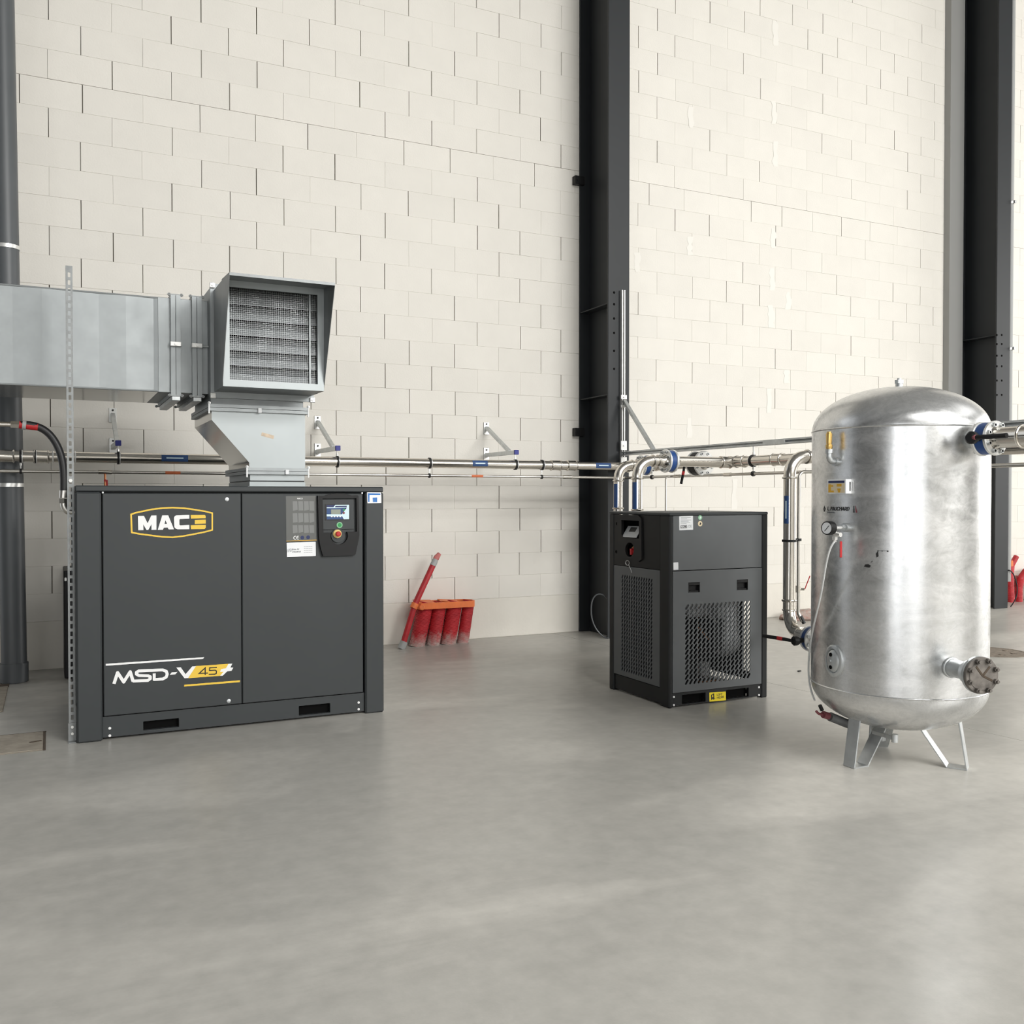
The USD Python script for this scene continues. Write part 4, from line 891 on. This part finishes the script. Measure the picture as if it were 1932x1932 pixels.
u, v = UP.uv(*Z5([(1508, 358)])[0]); u2 = UP.uv(*Z5([(1575, 358)])[0])[0]
rs.part('ce_mark', UP.text('CE', u, v, .017, lift=.001, width=u2 - u), 'ink_grey', smooth=False)
for cx_, cy_, m1, m2, lb in ((1737, 168, 'button_ring', 'sticker_white', 'round pale green sticker'), (1738, 285, 'sticker_cream', 'ink_black', 'round pale yellow warning sticker')):
    cu = UP.uv(*Z5([(cx_, cy_)])[0]); rr = .0165 if cy_ < 200 else .0195
    c_ = d.part('round_sticker', UP.put(Point(cu).buffer(rr), .001), m1, smooth=False, label=lb)
    c_.part('symbol', UP.put(Polygon([(cu[0] - .007, cu[1] - .007), (cu[0] + .001, cu[1] + .009), (cu[0] + .009, cu[1] + .002), (cu[0] + .004, cu[1] - .008)]), .0004, .001), m2, smooth=False)
d.part('post_label', Pl('Y', DYF).put(Pl('Y', DYF).poly([(1270.8, 1061.5), (1280, 1061), (1280.3, 1075), (1271, 1075.5)]).buffer(-.002).buffer(.002), .0012, -.003), 'sticker_white', smooth=False, label='small white tag by the panel joint')
BP = Pl('Y', DYF + .010)
Z6 = lambda pts: [(1240 + x / 9.2, 1280 + y / 9.2) for x, y in pts]
ly = d.part('lift_sticker', BP.put(BP.poly(Z6([(903, 246), (1188, 226), (1192, 378), (905, 404)])).buffer(-.003).buffer(.003), .001), 'sticker_yellow', smooth=False, label='yellow sticker reading LIFT HERE with a fork-lift symbol')
BPt = lambda *pts: BP.poly(Z6(pts))
ly.part('fork_symbol', BP.put(unary_union([BPt((935, 328), (985, 322), (990, 352), (935, 358)), BPt((965, 262), (985, 260), (990, 352), (975, 352)), BPt((935, 285), (948, 284), (948, 330), (935, 330)), BPt((935, 280), (968, 276), (968, 286), (935, 290)), BPt((988, 345), (1005, 344), (1005, 352), (988, 353)), Point(BP.uv(*Z6([(945, 360)])[0])).buffer(.005), Point(BP.uv(*Z6([(978, 357)])[0])).buffer(.005)]), .0004, .001), 'ink_black', smooth=False, label='black fork-lift symbol')
u, v = BP.uv(*Z6([(1034, 302)])[0]); u2 = BP.uv(*Z6([(1130, 302)])[0])[0]; v2 = BP.uv(*Z6([(1034, 352)])[0])[1]; u3 = BP.uv(*Z6([(1158, 302)])[0])[0]
ly.part('sticker_words', [BP.text('LIFT', u, v, .015, lift=.001, width=u2 - u, bold=True), BP.text('HERE', u, v2, .015, lift=.001, width=u3 - u, bold=True)], 'ink_black', smooth=False, label='black words LIFT HERE')

# ------------------------------------------------------------------ air receiver tank
TC = V(4.29, 3.83); TR = .466
def tp3(ang, r, z): a = math.radians(ang); return V(TC[0] + r * math.cos(a), TC[1] + r * math.sin(a), z)
t = T('air_tank', 'large galvanised vertical air receiver tank on three bent flat legs', 'tank', (TC[0], TC[1], 0))
ZB, ZT, HD = .435, 1.852, .245
prof = [(ZB - HD, 0)]
for a in np.linspace(0, math.pi / 2, 22)[1:]:
    prof.append((ZB - HD * math.cos(a) ** 1.0, TR * math.sin(a)))
prof2 = [(ZB - HD, 0.0)] + [(ZB - HD * math.cos(a), (TR) * math.sin(a) ** .96) for a in np.linspace(.06, math.pi / 2, 24)]
prof2 += [(ZB, TR), (ZB + .35, TR + .0006), (1.1, TR), (ZT, TR)]
prof2 += [(ZT + HD * math.sin(a), TR * math.cos(a) ** .96) for a in np.linspace(0.06, math.pi / 2 - .06, 24)] + [(ZT + HD, 0)]
t.part('shell', lathe((TC[0], TC[1], 0), (0, 0, 1), prof2, 128), 'tank_zinc', smooth=True)
for z in (ZB, ZT):
    t.part('weld_seam', torus((TC[0], TC[1], z), (0, 0, 1), TR - .0015, .0055, 128, 8), 'tank_zinc', smooth=True)
t.part('top_plug', [cyl((TC[0], TC[1], ZT + HD - .012), (TC[0], TC[1], ZT + HD + .02), .02, 16), cyl((TC[0], TC[1], ZT + HD + .02), (TC[0], TC[1], ZT + HD + .04), .024, 6), cyl((TC[0], TC[1], ZT + HD + .04), (TC[0], TC[1], ZT + HD + .05), .011, 10)], 'galvanised')
for ang in (180, -58, 61):
    a = math.radians(ang); e, f = V(math.cos(a), math.sin(a), 0), V(-math.sin(a), math.cos(a), 0)
    c0 = V(TC[0], TC[1], 0)
    W, TH = .082, .008
    o_top, o_bot = c0 + e * .322 + V(0, 0, .262), c0 + e * .362 + V(0, 0, .004)
    i_bot, i_top = c0 + e * .262 + V(0, 0, .004), c0 + e * .115 + V(0, 0, .215)
    t.part('leg', [bar(o_top, o_bot, W, TH, f), bar(o_bot + e * .004, i_bot - e * .004, W, TH, f), bar(i_bot, i_top, W, TH, f)], 'galvanised', smooth=False, label='bent flat-bar leg')

# pressure safety valve, facing left
n = tp3(180, TR, 1.70) ; e180 = V(-1, 0, 0)
z = 1.672
t.part('elbow', [tube(arcs([tp3(180, TR - .02, z), tp3(180, TR + .055, z), tp3(180, TR + .055, z + .06)], .03, 8), .0155, 16), ring(tp3(180, TR + .005, z), (1, 0, 0), .014, .024, .03, 16), ring(tp3(180, TR + .055, z + .055), (0, 0, 1), .013, .0215, .022, 16)], 'galvanised', label='galvanised elbow')
p = tp3(180, TR + .055, z + .062)
t.part('safety_valve', lathe(p, (0, 0, 1), [(0, 0), (0, .012), (.012, .018), (.028, .018), (.03, .013), (.04, .015), (.088, .017), (.090, .012), (.098, .012), (.098, 0)], 16), 'brass', label='brass safety valve')
# data plate on a bracket, and the maker's lettering
pl = T.__new__(T)
px_ = tp3(180, TR + .03, 0)[0]
TP = Pl('X', px_)
u0, v0 = TP.uv(1560.5, 931.5); u1, v1 = TP.uv(1595, 904)
dpz = t.part('data_plate', [cbox(px_, px_ + .003, -u1, -u0, v0, v1, .001)], 'sticker_white', label='data plate with yellow and dark print')
U = lambda f: u0 + (u1 - u0) * f
W_ = lambda f: v0 + (v1 - v0) * f
dpz.part('plate_head', TP.put(sbox(U(.07), W_(.74), U(.95), W_(.90)), .0006), 'ink_navy', smooth=False)
dpz.part('plate_field', TP.put(sbox(U(.06), W_(.06), U(.97), W_(.72)), .0006), 'sticker_cream', smooth=False)
dpz.part('plate_print', TP.put(unary_union([sbox(U(.08), W_(.10), U(.22), W_(.66)), sbox(U(.08), W_(.10), U(.38), W_(.22)), sbox(U(.08), W_(.48), U(.34), W_(.60)), sbox(U(.54), W_(.50), U(.80), W_(.68)), Polygon([(U(.56), W_(.36)), (U(.76), W_(.36)), (U(.72), W_(.08)), (U(.62), W_(.08))])]), .0004, .0006), 'sticker_amber', smooth=False)
yb = -u1
# side wing of the plate's holder, facing right
hw = cbox(px_ + .0, px_ + .055, yb - .003, yb, v0, v1, .001)
t.part('plate_holder', [hw, cbox(px_ + .003, px_ + .056, yb, yb + .003, v0 + .02, v1 - .02, .0005), cbox(px_ + .003, px_ + .04, -u0 - .003, -u0, v0 + .02, v1 - .02, .0005)], 'sticker_white', label='white bent holder of the data plate')
t.part('holder_slot', cbox(px_ + .026, px_ + .034, yb - .0042, yb - .002, v0 + .014, v1 - .014, .0005), 'ink_black', label='dark slot in the holder')

def wrap(m, r, ang, z0):
    """bend a flat print (x along the girth, y up, z out) round the shell; x = 0 at angle ang"""
    v = m.vertices.copy(); th = math.radians(ang) + v[:, 0] / r
    rr = r + v[:, 2]; m = m.copy()
    m.vertices = np.stack([TC[0] + rr * np.cos(th), TC[1] + rr * np.sin(th), z0 + v[:, 1]], 1); return m
def onTank(m, ang, z0, lift=.0012): 
    m = m.copy(); m = trimesh.Trimesh(m.vertices, m.faces, process=True); m = m.subdivide_to_size(.02); m.apply_translation([0, 0, lift]); return wrap(m, TR, ang, z0)
tm = text_mesh('L. PAUCHARD', .020, .0006, True); sc = .155 / (tm.bounds[1][0] - tm.bounds[0][0]); tm.apply_scale([sc, 1, 1]); sh = np.eye(4); sh[0, 1] = .2; tm.apply_transform(sh)
mk = t.part('maker_lettering', onTank(tm, 180 - 9.0, 1.408), 'ink_black', label='black lettering L. PAUCHARD with small emblems')
t2 = text_mesh('Réservoirs', .009, .0006, True); mk.part('small_print', onTank(t2, 180 - 9.0, 1.393), 'ink_grey')
dm = Polygon([(0, 0), (.009, .017), (0, .034), (-.009, .017)]); dm = dm.difference(dm.buffer(-.0038))
mk.part('emblem', onTank(ext(dm, .0006), 180 - 12.2, 1.398), 'ink_black', label='black diamond emblem')
mk.part('mast_emblem', onTank(ext(unary_union([Polygon([(0, 0), (.006, 0), (.004, .036), (.001, .036)])]), .0006), 180 + 13.5, 1.398), 'ink_black')
mk.part('mast_emblem', onTank(ext(Polygon([(.010, .036), (.012, .036), (.022, 0), (.014, 0)]), .0006), 180 + 13.5, 1.398), 'ink_maroon', label='dark red mast emblem')

# pressure gauge with drain cock and clear tube
gz = 1.318; ga = -171
g_ = lambda r, dz=0: tp3(ga, r, gz + dz)
ge = V(math.cos(math.radians(ga)), math.sin(math.radians(ga)), 0); ged = V(-.86, .50, 0) * 1.0
t.part('gauge_socket', [cyl(g_(TR - .01), g_(TR + .03), .024, 16), cyl(g_(TR + .025), g_(TR + .055), .017, 6)], 'galvanised')
t.part('gauge_tee', [cyl(g_(TR + .05), g_(TR + .135), .0095, 12), cyl(g_(TR + .105), g_(TR + .105, -.075), .0085, 12), ring(g_(TR + .105, -.055), (0, 0, 1), .007, .013, .018, 8), cyl(g_(TR + .105, -.035), g_(TR + .105, -.035) + V(-.0, -.04, 0), .012, 10)], 'steel_bright', label='bright tee fitting')
gc = g_(TR + .165)
t.part('gauge_case', lathe(gc - ge * .032, ge, [(0, 0), (0, .030), (.004, .036), (.040, .036), (.044, .034), (.044, .031), (.0415, .030)], 32), 'black_plastic', label='black gauge case')
gf = t.part('gauge_dial', lathe(gc + ge * .0095, ge, [(0, .031), (.0008, .031), (.0008, 0)], 32), 'sticker_white', label='pale gauge dial')
u_ = np.cross(V(0, 0, 1), ge)
gf.part('needle', bar(gc + ge * .0112 - u_ * .012 + V(0, 0, -.016), gc + ge * .0112 + u_ * .016 + V(0, 0, .014), .0035, .0008, np.cross(ge, u_ * .8 + V(0, 0, .6))), 'ink_black')
t.part('cock_lever', [obox(g_(TR + .105, -.112) + V(.0, -.042, 0), (0, 0, 1), (1, .2, 0), .085, .017, .006)], 'signal_red', label='red drain cock lever')
q = np.array([g_(TR + .105, -.07)] + [at(px, py, Y=y) for px, py, y in ((1559.5, 1060, 3.77), (1550, 1115, 3.84), (1538, 1168, 3.94), (1529, 1215, 4.05), (1525.5, 1258, 4.12), (1528, 1292, 4.12), (1537, 1321, 4.04))])
t.part('clear_tube', tube(CubicSpline(range(len(q)), q)(np.linspace(0, len(q) - 1, 70)), .0055, 10), 'clear_hose', label='clear plastic tube hanging down the tank')

# inspection hole, left low
hz = .592
def oval(rx, rz, x0, x1, n_=40, taper=1.0):
    a = np.linspace(0, 2 * math.pi, n_ + 1)[:-1]
    return a
hm = lathe((0, 0, 0), (-1, 0, 0), [(0, 0), (0, .064), (.016, .064), (.021, .058), (.022, .049), (.012, .045), (.008, .0)], 40)
hm.apply_scale([1, 1.0, 1.36]); hm.apply_translation([TC[0] - TR + .004, TC[1] + .006, hz])
t.part('inspection_rim', hm, 'galvanised', label='raised oval rim of the inspection hole')
hm = lathe((0, 0, 0), (-1, 0, 0), [(0, .046), (.008, .045), (.016, .038), (.020, .026), (.021, .0)], 32); hm.apply_scale([1, 1.0, 1.38]); hm.apply_translation([TC[0] - TR - .004, TC[1] + .006, hz])
t.part('inspection_cover', hm, 'galvanised', label='dished oval cover')
for dz in (-.034, .034):
    o = V(TC[0] - TR - .018, TC[1] + .012, hz + dz); t.part('cover_hole', lathe(o, (-1, 0, 0), [(0, .0105), (.0078, .0105), (.0078, 0)], 14), 'black_void', label='dark round hole')
t.part('cover_stud', cyl((TC[0] - TR - .02, TC[1] + .012, hz), (TC[0] - TR - .034, TC[1] + .012, hz), .007, 8), 'galvanised')

# blind flange, front right low
ba = -104.5; bz_ = .602; ax = V(math.cos(math.radians(ba)), math.sin(math.radians(ba)), 0)
t.part('nozzle', [cyl(tp3(ba, TR - .05, bz_), tp3(ba, TR + .215, bz_), .046, 28), torus(tp3(ba, TR + .004, bz_), ax, .047, .007, 28)], 'galvanised')
t.part('nozzle_flange', lathe(tp3(ba, TR + .13, bz_), ax, [(0, .044), (0, .060), (.055, .072), (.065, .092), (.082, .092), (.082, 0)], 36), 'galvanised', label='galvanised flange neck')
bf = t.part('blind_flange', lathe(tp3(ba, TR + .214, bz_), ax, [(0, 0), (0, .092), (.014, .092), (.017, .089), (.017, .074), (.020, .071), (.020, 0)], 36), 'cast_steel', label='brown rusty blind flange')
u_, w_ = np.cross(ax, V(0, 0, 1)), V(0, 0, 1)
for i in range(8):
    a = math.pi / 8 + i * math.pi / 4; p = tp3(ba, TR + .232, bz_) + (u_ * math.cos(a) + w_ * math.sin(a)) * .077
    bf.part('bolt', [cyl(p, p + ax * .016, .0135, 6), cyl(p + ax * .012, p + ax * .026, .0075, 8)], 'cast_steel')
for a in (.9, 2.3, 3.6): bf.part('rust_rib', bar(tp3(ba, TR + .2345, bz_), tp3(ba, TR + .2345, bz_) + (u_ * math.cos(a) + w_ * math.sin(a)) * .06, .012, .003, np.cross(ax, u_ * math.cos(a) + w_ * math.sin(a))), 'dirt_dark')

# bottom drain
p = at(1659, 1386, Y=4.05); t.part('drain_boss', [lathe((p[0], p[1], p[2] - .03), (0, 0, 1), [(0, 0), (0, .038), (.05, .045), (.12, .045)], 20)], 'galvanised')
p0, p1 = at(1648, 1381, Y=3.80), at(1688, 1393, Y=3.62); t.part('drain_arm', [bar(p0, p1, .02, .02, (0, 0, 1)), cyl(p1 + V(0, 0, .022), p1 - V(0, 0, .02), .017, 12)], 'galvanised')
p0, p1 = at(1566, 1352, Y=3.98), at(1600, 1366, Y=3.96); t.part('drain_pipe', [tube([p0, p1, p1 + V(.12, 0, .03)], .026, 14)], 'foil_dark', label='drain pipe under the tank')
dv = at(1553, 1348, Y=3.98)
t.part('drain_valve', [tube([dv, at(1563, 1351, Y=3.98)], .020, 12)], 'ink_maroon', label='dark red drain valve')
t.part('drain_lever', tube([dv, at(1545, 1347, Y=3.98), at(1540, 1342, Y=3.98)], .0075, 8), 'ink_maroon', label='dark red drain lever')
t.part('drain_knob', tube([at(1547, 1331, Y=3.98), at(1551, 1340, Y=3.98)], .011, 10), 'black_plastic')
for pts in ([(-.003, 0), (.026, -.004), (.034, .006), (.02, .014), (.004, .012)], [(.032, .02), (.042, .03), (.04, .034)], [(.062, .05), (.072, .058), (.069, .086), (.058, .07)]):
    m = ext(Polygon(pts), .0006); t.part('scuff_mark', onTank(m, 180 + 21.3, 1.114), 'ink_black', label='dark scuff mark')
m = ext(unary_union([sbox(.0, .0, .05, .0018), sbox(-.001, -.003, .005, .003), sbox(.02, -.002, .026, .003), sbox(.046, -.003, .054, .004)]), .0006)
t.part('scuff_mark', onTank(m, 180 + 29.5, 1.199), 'ink_black', label='thin dark scratch')

# tank outlet with blue valve, and pipe towards the frame's right edge
to = T('outlet_pipe', 'stainless outlet pipe with blue flanged valve and black handle at the tank top right', 'pipe', (TC[0], 3.1, 1.778))
oz = 1.778
to.part('nozzle', [cyl((TC[0], TC[1] - TR + .03, oz), (TC[0], TC[1] - TR - .07, oz), .046, 28)], 'galvanised')
flange_valve(to, (TC[0], 3.262, oz), (0, -1, 0), lever=((-1, -.05, .0), (.18, -.98, .0)), thick=.05, R=.088, band=False)
to.part('pipe', cyl((TC[0], 3.22, oz), (TC[0], 1.2, oz), .0525, 28), 'stainless')
for y in (3.075, 2.96): to.part('collar', torus((TC[0], y, oz), (0, 1, 0), .0535, .007), 'stainless')

# riser behind the tank
rp_ = T('tank_riser', 'tall stainless pipe with elbows behind the left side of the tank', 'pipe', (4.80, 5.26, .5))
e = V(.3, .954, 0); e /= np.linalg.norm(e)
nz_ = V(TC[0], TC[1], .53) + e * TR
top = V(4.80, 5.26, 1.775); bot = V(4.80, 5.26, .53)
rp_.part('pipe', tube(arcs([V(BX - .03, 5.26, 1.775), top, bot, nz_ - e * .02], .14, 10), PR, 28), 'stainless')
for z in (1.62, .735): rp_.part('collar', torus((4.80, 5.26, z), (0, 0, 1), PR + .003, .008), 'stainless')
rp_.part('collar', torus((4.96, 5.26, 1.775), (1, 0, 0), PR + .003, .007), 'stainless')
for dz in (.03, -.035): rp_.part('collar', torus((4.80, 5.26, .70 + dz), (0, 0, 1), PR + .002, .006), 'stainless')
pipe_label(rp_, (4.80, 5.26, 1.39), (0, 0, 1), .20, 'label_blue', facing=(-.97, -.25, 0), span=.9, text=1)
vc = V(TC[0], TC[1], .53) + e * 1.00
flange_valve(rp_, vc, e, lever=((-.95, .3, -.05), (-.62, .76, .13)), thick=.05, R=.092)
press(rp_, V(TC[0], TC[1], .53) + e * 1.16, e)
rp_.part('pipe_clamp', [ring((4.80, 5.26, 1.165), (0, 0, 1), PR - .001, PR + .009, .016, 24), cyl((4.84, 5.28, 1.165), (4.97, 5.355, 1.165), .006, 8)], 'charcoal_dark', label='dark pipe clamp')
cp_ = T('condensate_drop', 'thin steel pipe with a red lever valve hanging beside the tank riser', 'pipe', (4.98, 5.36, .6))
cp_.part('pipe', tube(arcs([(BX, 5.36, 1.668), (4.98, 5.36, 1.668), (4.98, 5.36, .62), (5.0, 5.34, .56)], .05, 8), .0125, 14), 'stainless_dull')
cp_.part('pipe_clamp', ring((4.98, 5.36, 1.165), (0, 0, 1), .012, .021, .018, 16), 'charcoal_dark')
cp_.part('ball_valve', [ring((4.98, 5.36, .80), (0, 0, 1), .008, .020, .05, 8), cyl((4.98, 5.36, .80), (5.01, 5.33, .80), .010, 8)], 'stainless')
cp_.part('valve_lever', bar((5.012, 5.328, .80), (5.035, 5.30, .90), .014, .007, (1, 1, 0)), 'signal_red', label='red valve lever')
cp_.part('end_sleeve', cyl((4.992, 5.348, .60), (5.01, 5.33, .545), .014, 10), 'rubber')

# ------------------------------------------------------------------ red conduits standing out of the floor
def corrugated(t, pts, r, mat_='conduit_red', pitch=.012, name='tube', n_=20, label=None, cap=True):
    p = np.array(pts, float)
    L = np.linalg.norm(np.diff(p, axis=0), axis=1); s = np.r_[0, np.cumsum(L)]
    N = max(4, int(s[-1] / (pitch / 2))); ss = np.linspace(0, s[-1], N)
    P = np.stack([np.interp(ss, s, p[:, i]) for i in range(3)], 1)
    rr = np.where(np.arange(N) % 2 == 0, r, r * .955)
    return t.part(name, tube(P, rr, n_, cap), mat_, smooth=35, label=label)
CYR = 8.90
def fx(px, py): q_ = at(px, py, Z=0); return q_
labs = ('thick red corrugated conduit stub, leftmost of four beside the compressor', 'red corrugated conduit stub, second from left of four', 'red corrugated conduit stub, third from left of four', 'red corrugated conduit stub, rightmost of four beside the compressor')
for (pb0, pb1, pt0, pt1), lb in zip(((771, 801, 790, 816.5), (804, 829, 818, 842), (831.5, 858, 844, 872), (861, 884, 874.5, 893.5)), labs):
    y = 8.86
    b0_, b1_ = at(pb0, 1212, Y=y), at(pb1, 1212, Y=y); t0, t1 = at(pt0, 1146, Y=y), at(pt1, 1146, Y=y)
    bc_, tc_ = (b0_[0] + b1_[0]) / 2, (t0[0] + t1[0]) / 2; r = (b1_[0] - b0_[0] + t1[0] - t0[0]) / 4
    cz = at(830, 1132, Y=y)[2]; slope = (tc_ - bc_) / (t0[2])
    cn = T('conduit_stub', lb, 'conduit', (bc_, y, 0))
    corrugated(cn, [(bc_, y, -.01), (bc_ + slope * (cz - .02), y + .02, cz - .02)], r, 'conduit_footed')
z0_ = float(at(840, 1140, Y=8.82)[2])
oc = T('conduit_spacer', 'orange plastic spacer frame holding the tops of the red conduits', 'spacer', (3.5, 8.86, z0_))
pts = [(791, 1134), (795, 1131), (808, 1129), (838, 1128), (850, 1130), (872, 1130), (893, 1136), (895, 1147), (893, 1149)]
xl, xr = float(at(789, 1140, Y=8.8)[0]), float(at(895, 1140, Y=8.8)[0])
oval_o = Polygon([(xl + .02, 8.775), (xl, 8.82), (xl - .0, 8.90), (xl + .06, 8.965), (xl + .22, 8.99), (xl + .30, 8.965), (xl + .38, 8.985), (xr - .05, 8.955), (xr, 8.88), (xr - .005, 8.80), (xr - .03, 8.77)]).buffer(.012).buffer(-.004)
m = ext(oval_o.difference(oval_o.buffer(-.016)), .062); m.apply_translation([0, 0, z0_ - .035]); oc.part('rim', m, 'cap_orange', smooth=30)
for i in range(1, 4):
    xq_ = xl + (xr - xl) * i / 4; oc.part('rib', cbox(xq_ - .006, xq_ + .006, 8.79, 8.95, z0_ - .03, z0_ + .012, .002), 'cap_orange')
oc.part('cover_plate', obox((xl + .10, 8.90, z0_ + .030), (1, .1, -.06), (0, 1, .12), .20, .13, .006), 'cap_orange', label='tilted orange cover plate')
oc.part('cover_plate', obox((xl + .36, 8.905, z0_ + .026), (1, -.05, -.08), (0, 1, .1), .20, .11, .006), 'cap_orange', label='tilted orange cover plate')
oc.part('bung', [lathe((xl + .028, 8.765, z0_ - .012), (-.35, -1, .1), [(0, 0), (0, .028), (.03, .028), (.034, .022), (.034, 0)], 18)], 'cap_orange', label='round orange bung')
tl = T('leaning_conduit', 'tall thin red conduit leaning behind the orange spacer with taped end', 'conduit', (2.93, 8.74, 0))
A, B, Cc = at(759, 1213, Y=8.76), at(783, 1140, Y=8.76), at(818, 1064, Y=8.80)
A[2] = .02; corrugated(tl, [A, B, Cc], .030, n_=18)
tl.part('joint_sleeve', tube([B - (Cc - B) * .10, B + (Cc - B) * .02], .036, 18), 'cap_orange', label='orange coupling')
dirv = (Cc - B) / np.linalg.norm(Cc - B)
tl.part('tape_wrap', tube([Cc - dirv * .02, Cc + dirv * .03, Cc + dirv * .055], [.032, .031, .026], 14), 'pvc_light', label='white tape wrapped round the end')
tl.part('taped_tip', tube([Cc + dirv * .05, Cc + dirv * .07, Cc + dirv * .115 + V(.012, 0, 0)], [.028, .030, .020], 12), 'conduit_dusty', label='pale taped tip')
a_ = V(A[0], A[1], 0); tl.part('foot_sleeve', tube([a_ + V(-.012, 0, 0), a_ + V(.02, 0, .07)], [.040, .037], 14), 'pvc_light', label='pale sleeve at the foot')

# red conduits by the second column
y2 = 8.88
rc = T('conduit_stub', 'straight red conduit just right of the second column', 'conduit', (12.16, y2, 0))
A, B = at(1908, 1134, Y=y2), at(1904, 1062, Y=y2); A[2] = 0; corrugated(rc, [A, at(1905.5, 1090, Y=y2), at(1904.5, 1068, Y=y2)], .048); rc.part('orange_end', tube([at(1904.5, 1068, Y=y2), B + V(0, 0, .03)], .049, 18), 'cap_orange', label='orange end cap')
rc = T('conduit_stub', 'red conduit leaning right beside the straight one by the second column', 'conduit', (12.2, y2 + .08, 0))
corrugated(rc, [at(1905, 1110, Y=y2 + .08), at(1909, 1066, Y=y2 + .08), at(1917.5, 1050, Y=y2 + .08)], .038)
rc = T('conduit_stub', 'red conduit bending towards the right frame edge', 'conduit', (12.35, y2, 0))
A = at(1922, 1133, Y=y2); A[2] = 0; corrugated(rc, [A, at(1922, 1110, Y=y2), at(1926, 1092, Y=y2), at(1936, 1078, Y=y2), at(1950, 1074, Y=y2)], .052)
corrugated(rc, [V(12.62, y2 + .06, 0), V(12.64, y2 + .06, .25), V(12.7, y2 + .06, .36)], .06)
corrugated(rc, [at(1915, 1130, Y=y2 + .1), at(1916, 1105, Y=y2 + .1), at(1921, 1088, Y=y2 + .1)], .05, 'conduit_dusty', name='dusty_tube', label='dusty red conduit behind')

# ------------------------------------------------------------------ covers and odds on the floor
fc = T('floor_cover', 'round rusty inspection cover in the floor right of the tank', 'manhole cover', (8.1, 6.08, 0))
fc.part('cover', lathe((8.09, 6.08, 0), (0, 0, 1), [(0.0004, 0), (.004, .0), (.004, .26), (.003, .27), (.0004, .275)][1:], 40), 'cover_iron'); fc.part('frame', ring((8.09, 6.08, .002), (0, 0, 1), .272, .30, .005, 40), 'cover_iron')
for i in range(6):
    a = i * math.pi / 3; fc.part('boss', cyl((8.09 + .17 * math.cos(a), 6.08 + .17 * math.sin(a), .003), (8.09 + .17 * math.cos(a), 6.08 + .17 * math.sin(a), .010), .03, 10), 'cover_iron')
fh = T('floor_hatch', 'dirty rectangular floor hatch at the left edge, left of the slotted post', 'floor hatch', (-.5, 6.4, 0))
fh.part('lid', cbox(-1.0, -.045, 6.165, 6.63, .0005, .006, .002), 'cover_concrete'); 
fh.part('frame_edge', cbox(-1.02, -.028, 6.63, 6.642, .0003, .005, .001), 'dirt_dark'); fh.part('frame_edge', cbox(-.045, -.030, 6.15, 6.642, .0003, .005, .001), 'dirt_dark'); fh.part('frame_edge', cbox(-1.02, -.03, 6.150, 6.160, .0003, .003, .001), 'cover_concrete')
fh.part('lifting_eye', [obox((-.085, 6.37, .006), (1, .35, 0), (-.35, 1, 0), .07, .022, .006)], 'dirt_dark', label='dark lifting slot')
fh = T('floor_hatch', 'brown wooden-looking floor plate beside the downpipe foot', 'floor hatch', (-.8, 7.9, 0))
fh.part('lid', cbox(-1.4, -.30, 7.38, 8.43, .0005, .008, .002), 'cover_concrete'); fh.part('frame_edge', cbox(-1.4, -.295, 8.33, 8.435, .001, .010, .002), 'dirt_dark')
rg = at(1515, 1168, Z=0)
v = trimesh.creation.icosphere(3); vv = v.vertices.copy()
nz = meshkit.fbm(vv * 1.7 + 3.1, 3); vv *= (.55 + .9 * nz)[:, None]; vv = vv * [.30, .16, .085]; vv[:, 2] = np.maximum(vv[:, 2] + .035, .001); vv += [rg[0], rg[1], 0]
solo('rag', trimesh.Trimesh(vv, v.faces, process=False), 'rag_grey', 'crumpled grey and reddish rag on the floor by the far wall', 'rag', (rg[0], rg[1], 0), smooth=50)
ch_ = at(1508, 1267, Z=0)
solo('debris_chip', obox((ch_[0], ch_[1], .005), (1, .4, 0), (-.4, 1, 0), .04, .02, .009), 'charcoal_dark', 'tiny dark chip lying on the floor left of the tank', 'debris', (ch_[0], ch_[1], 0))
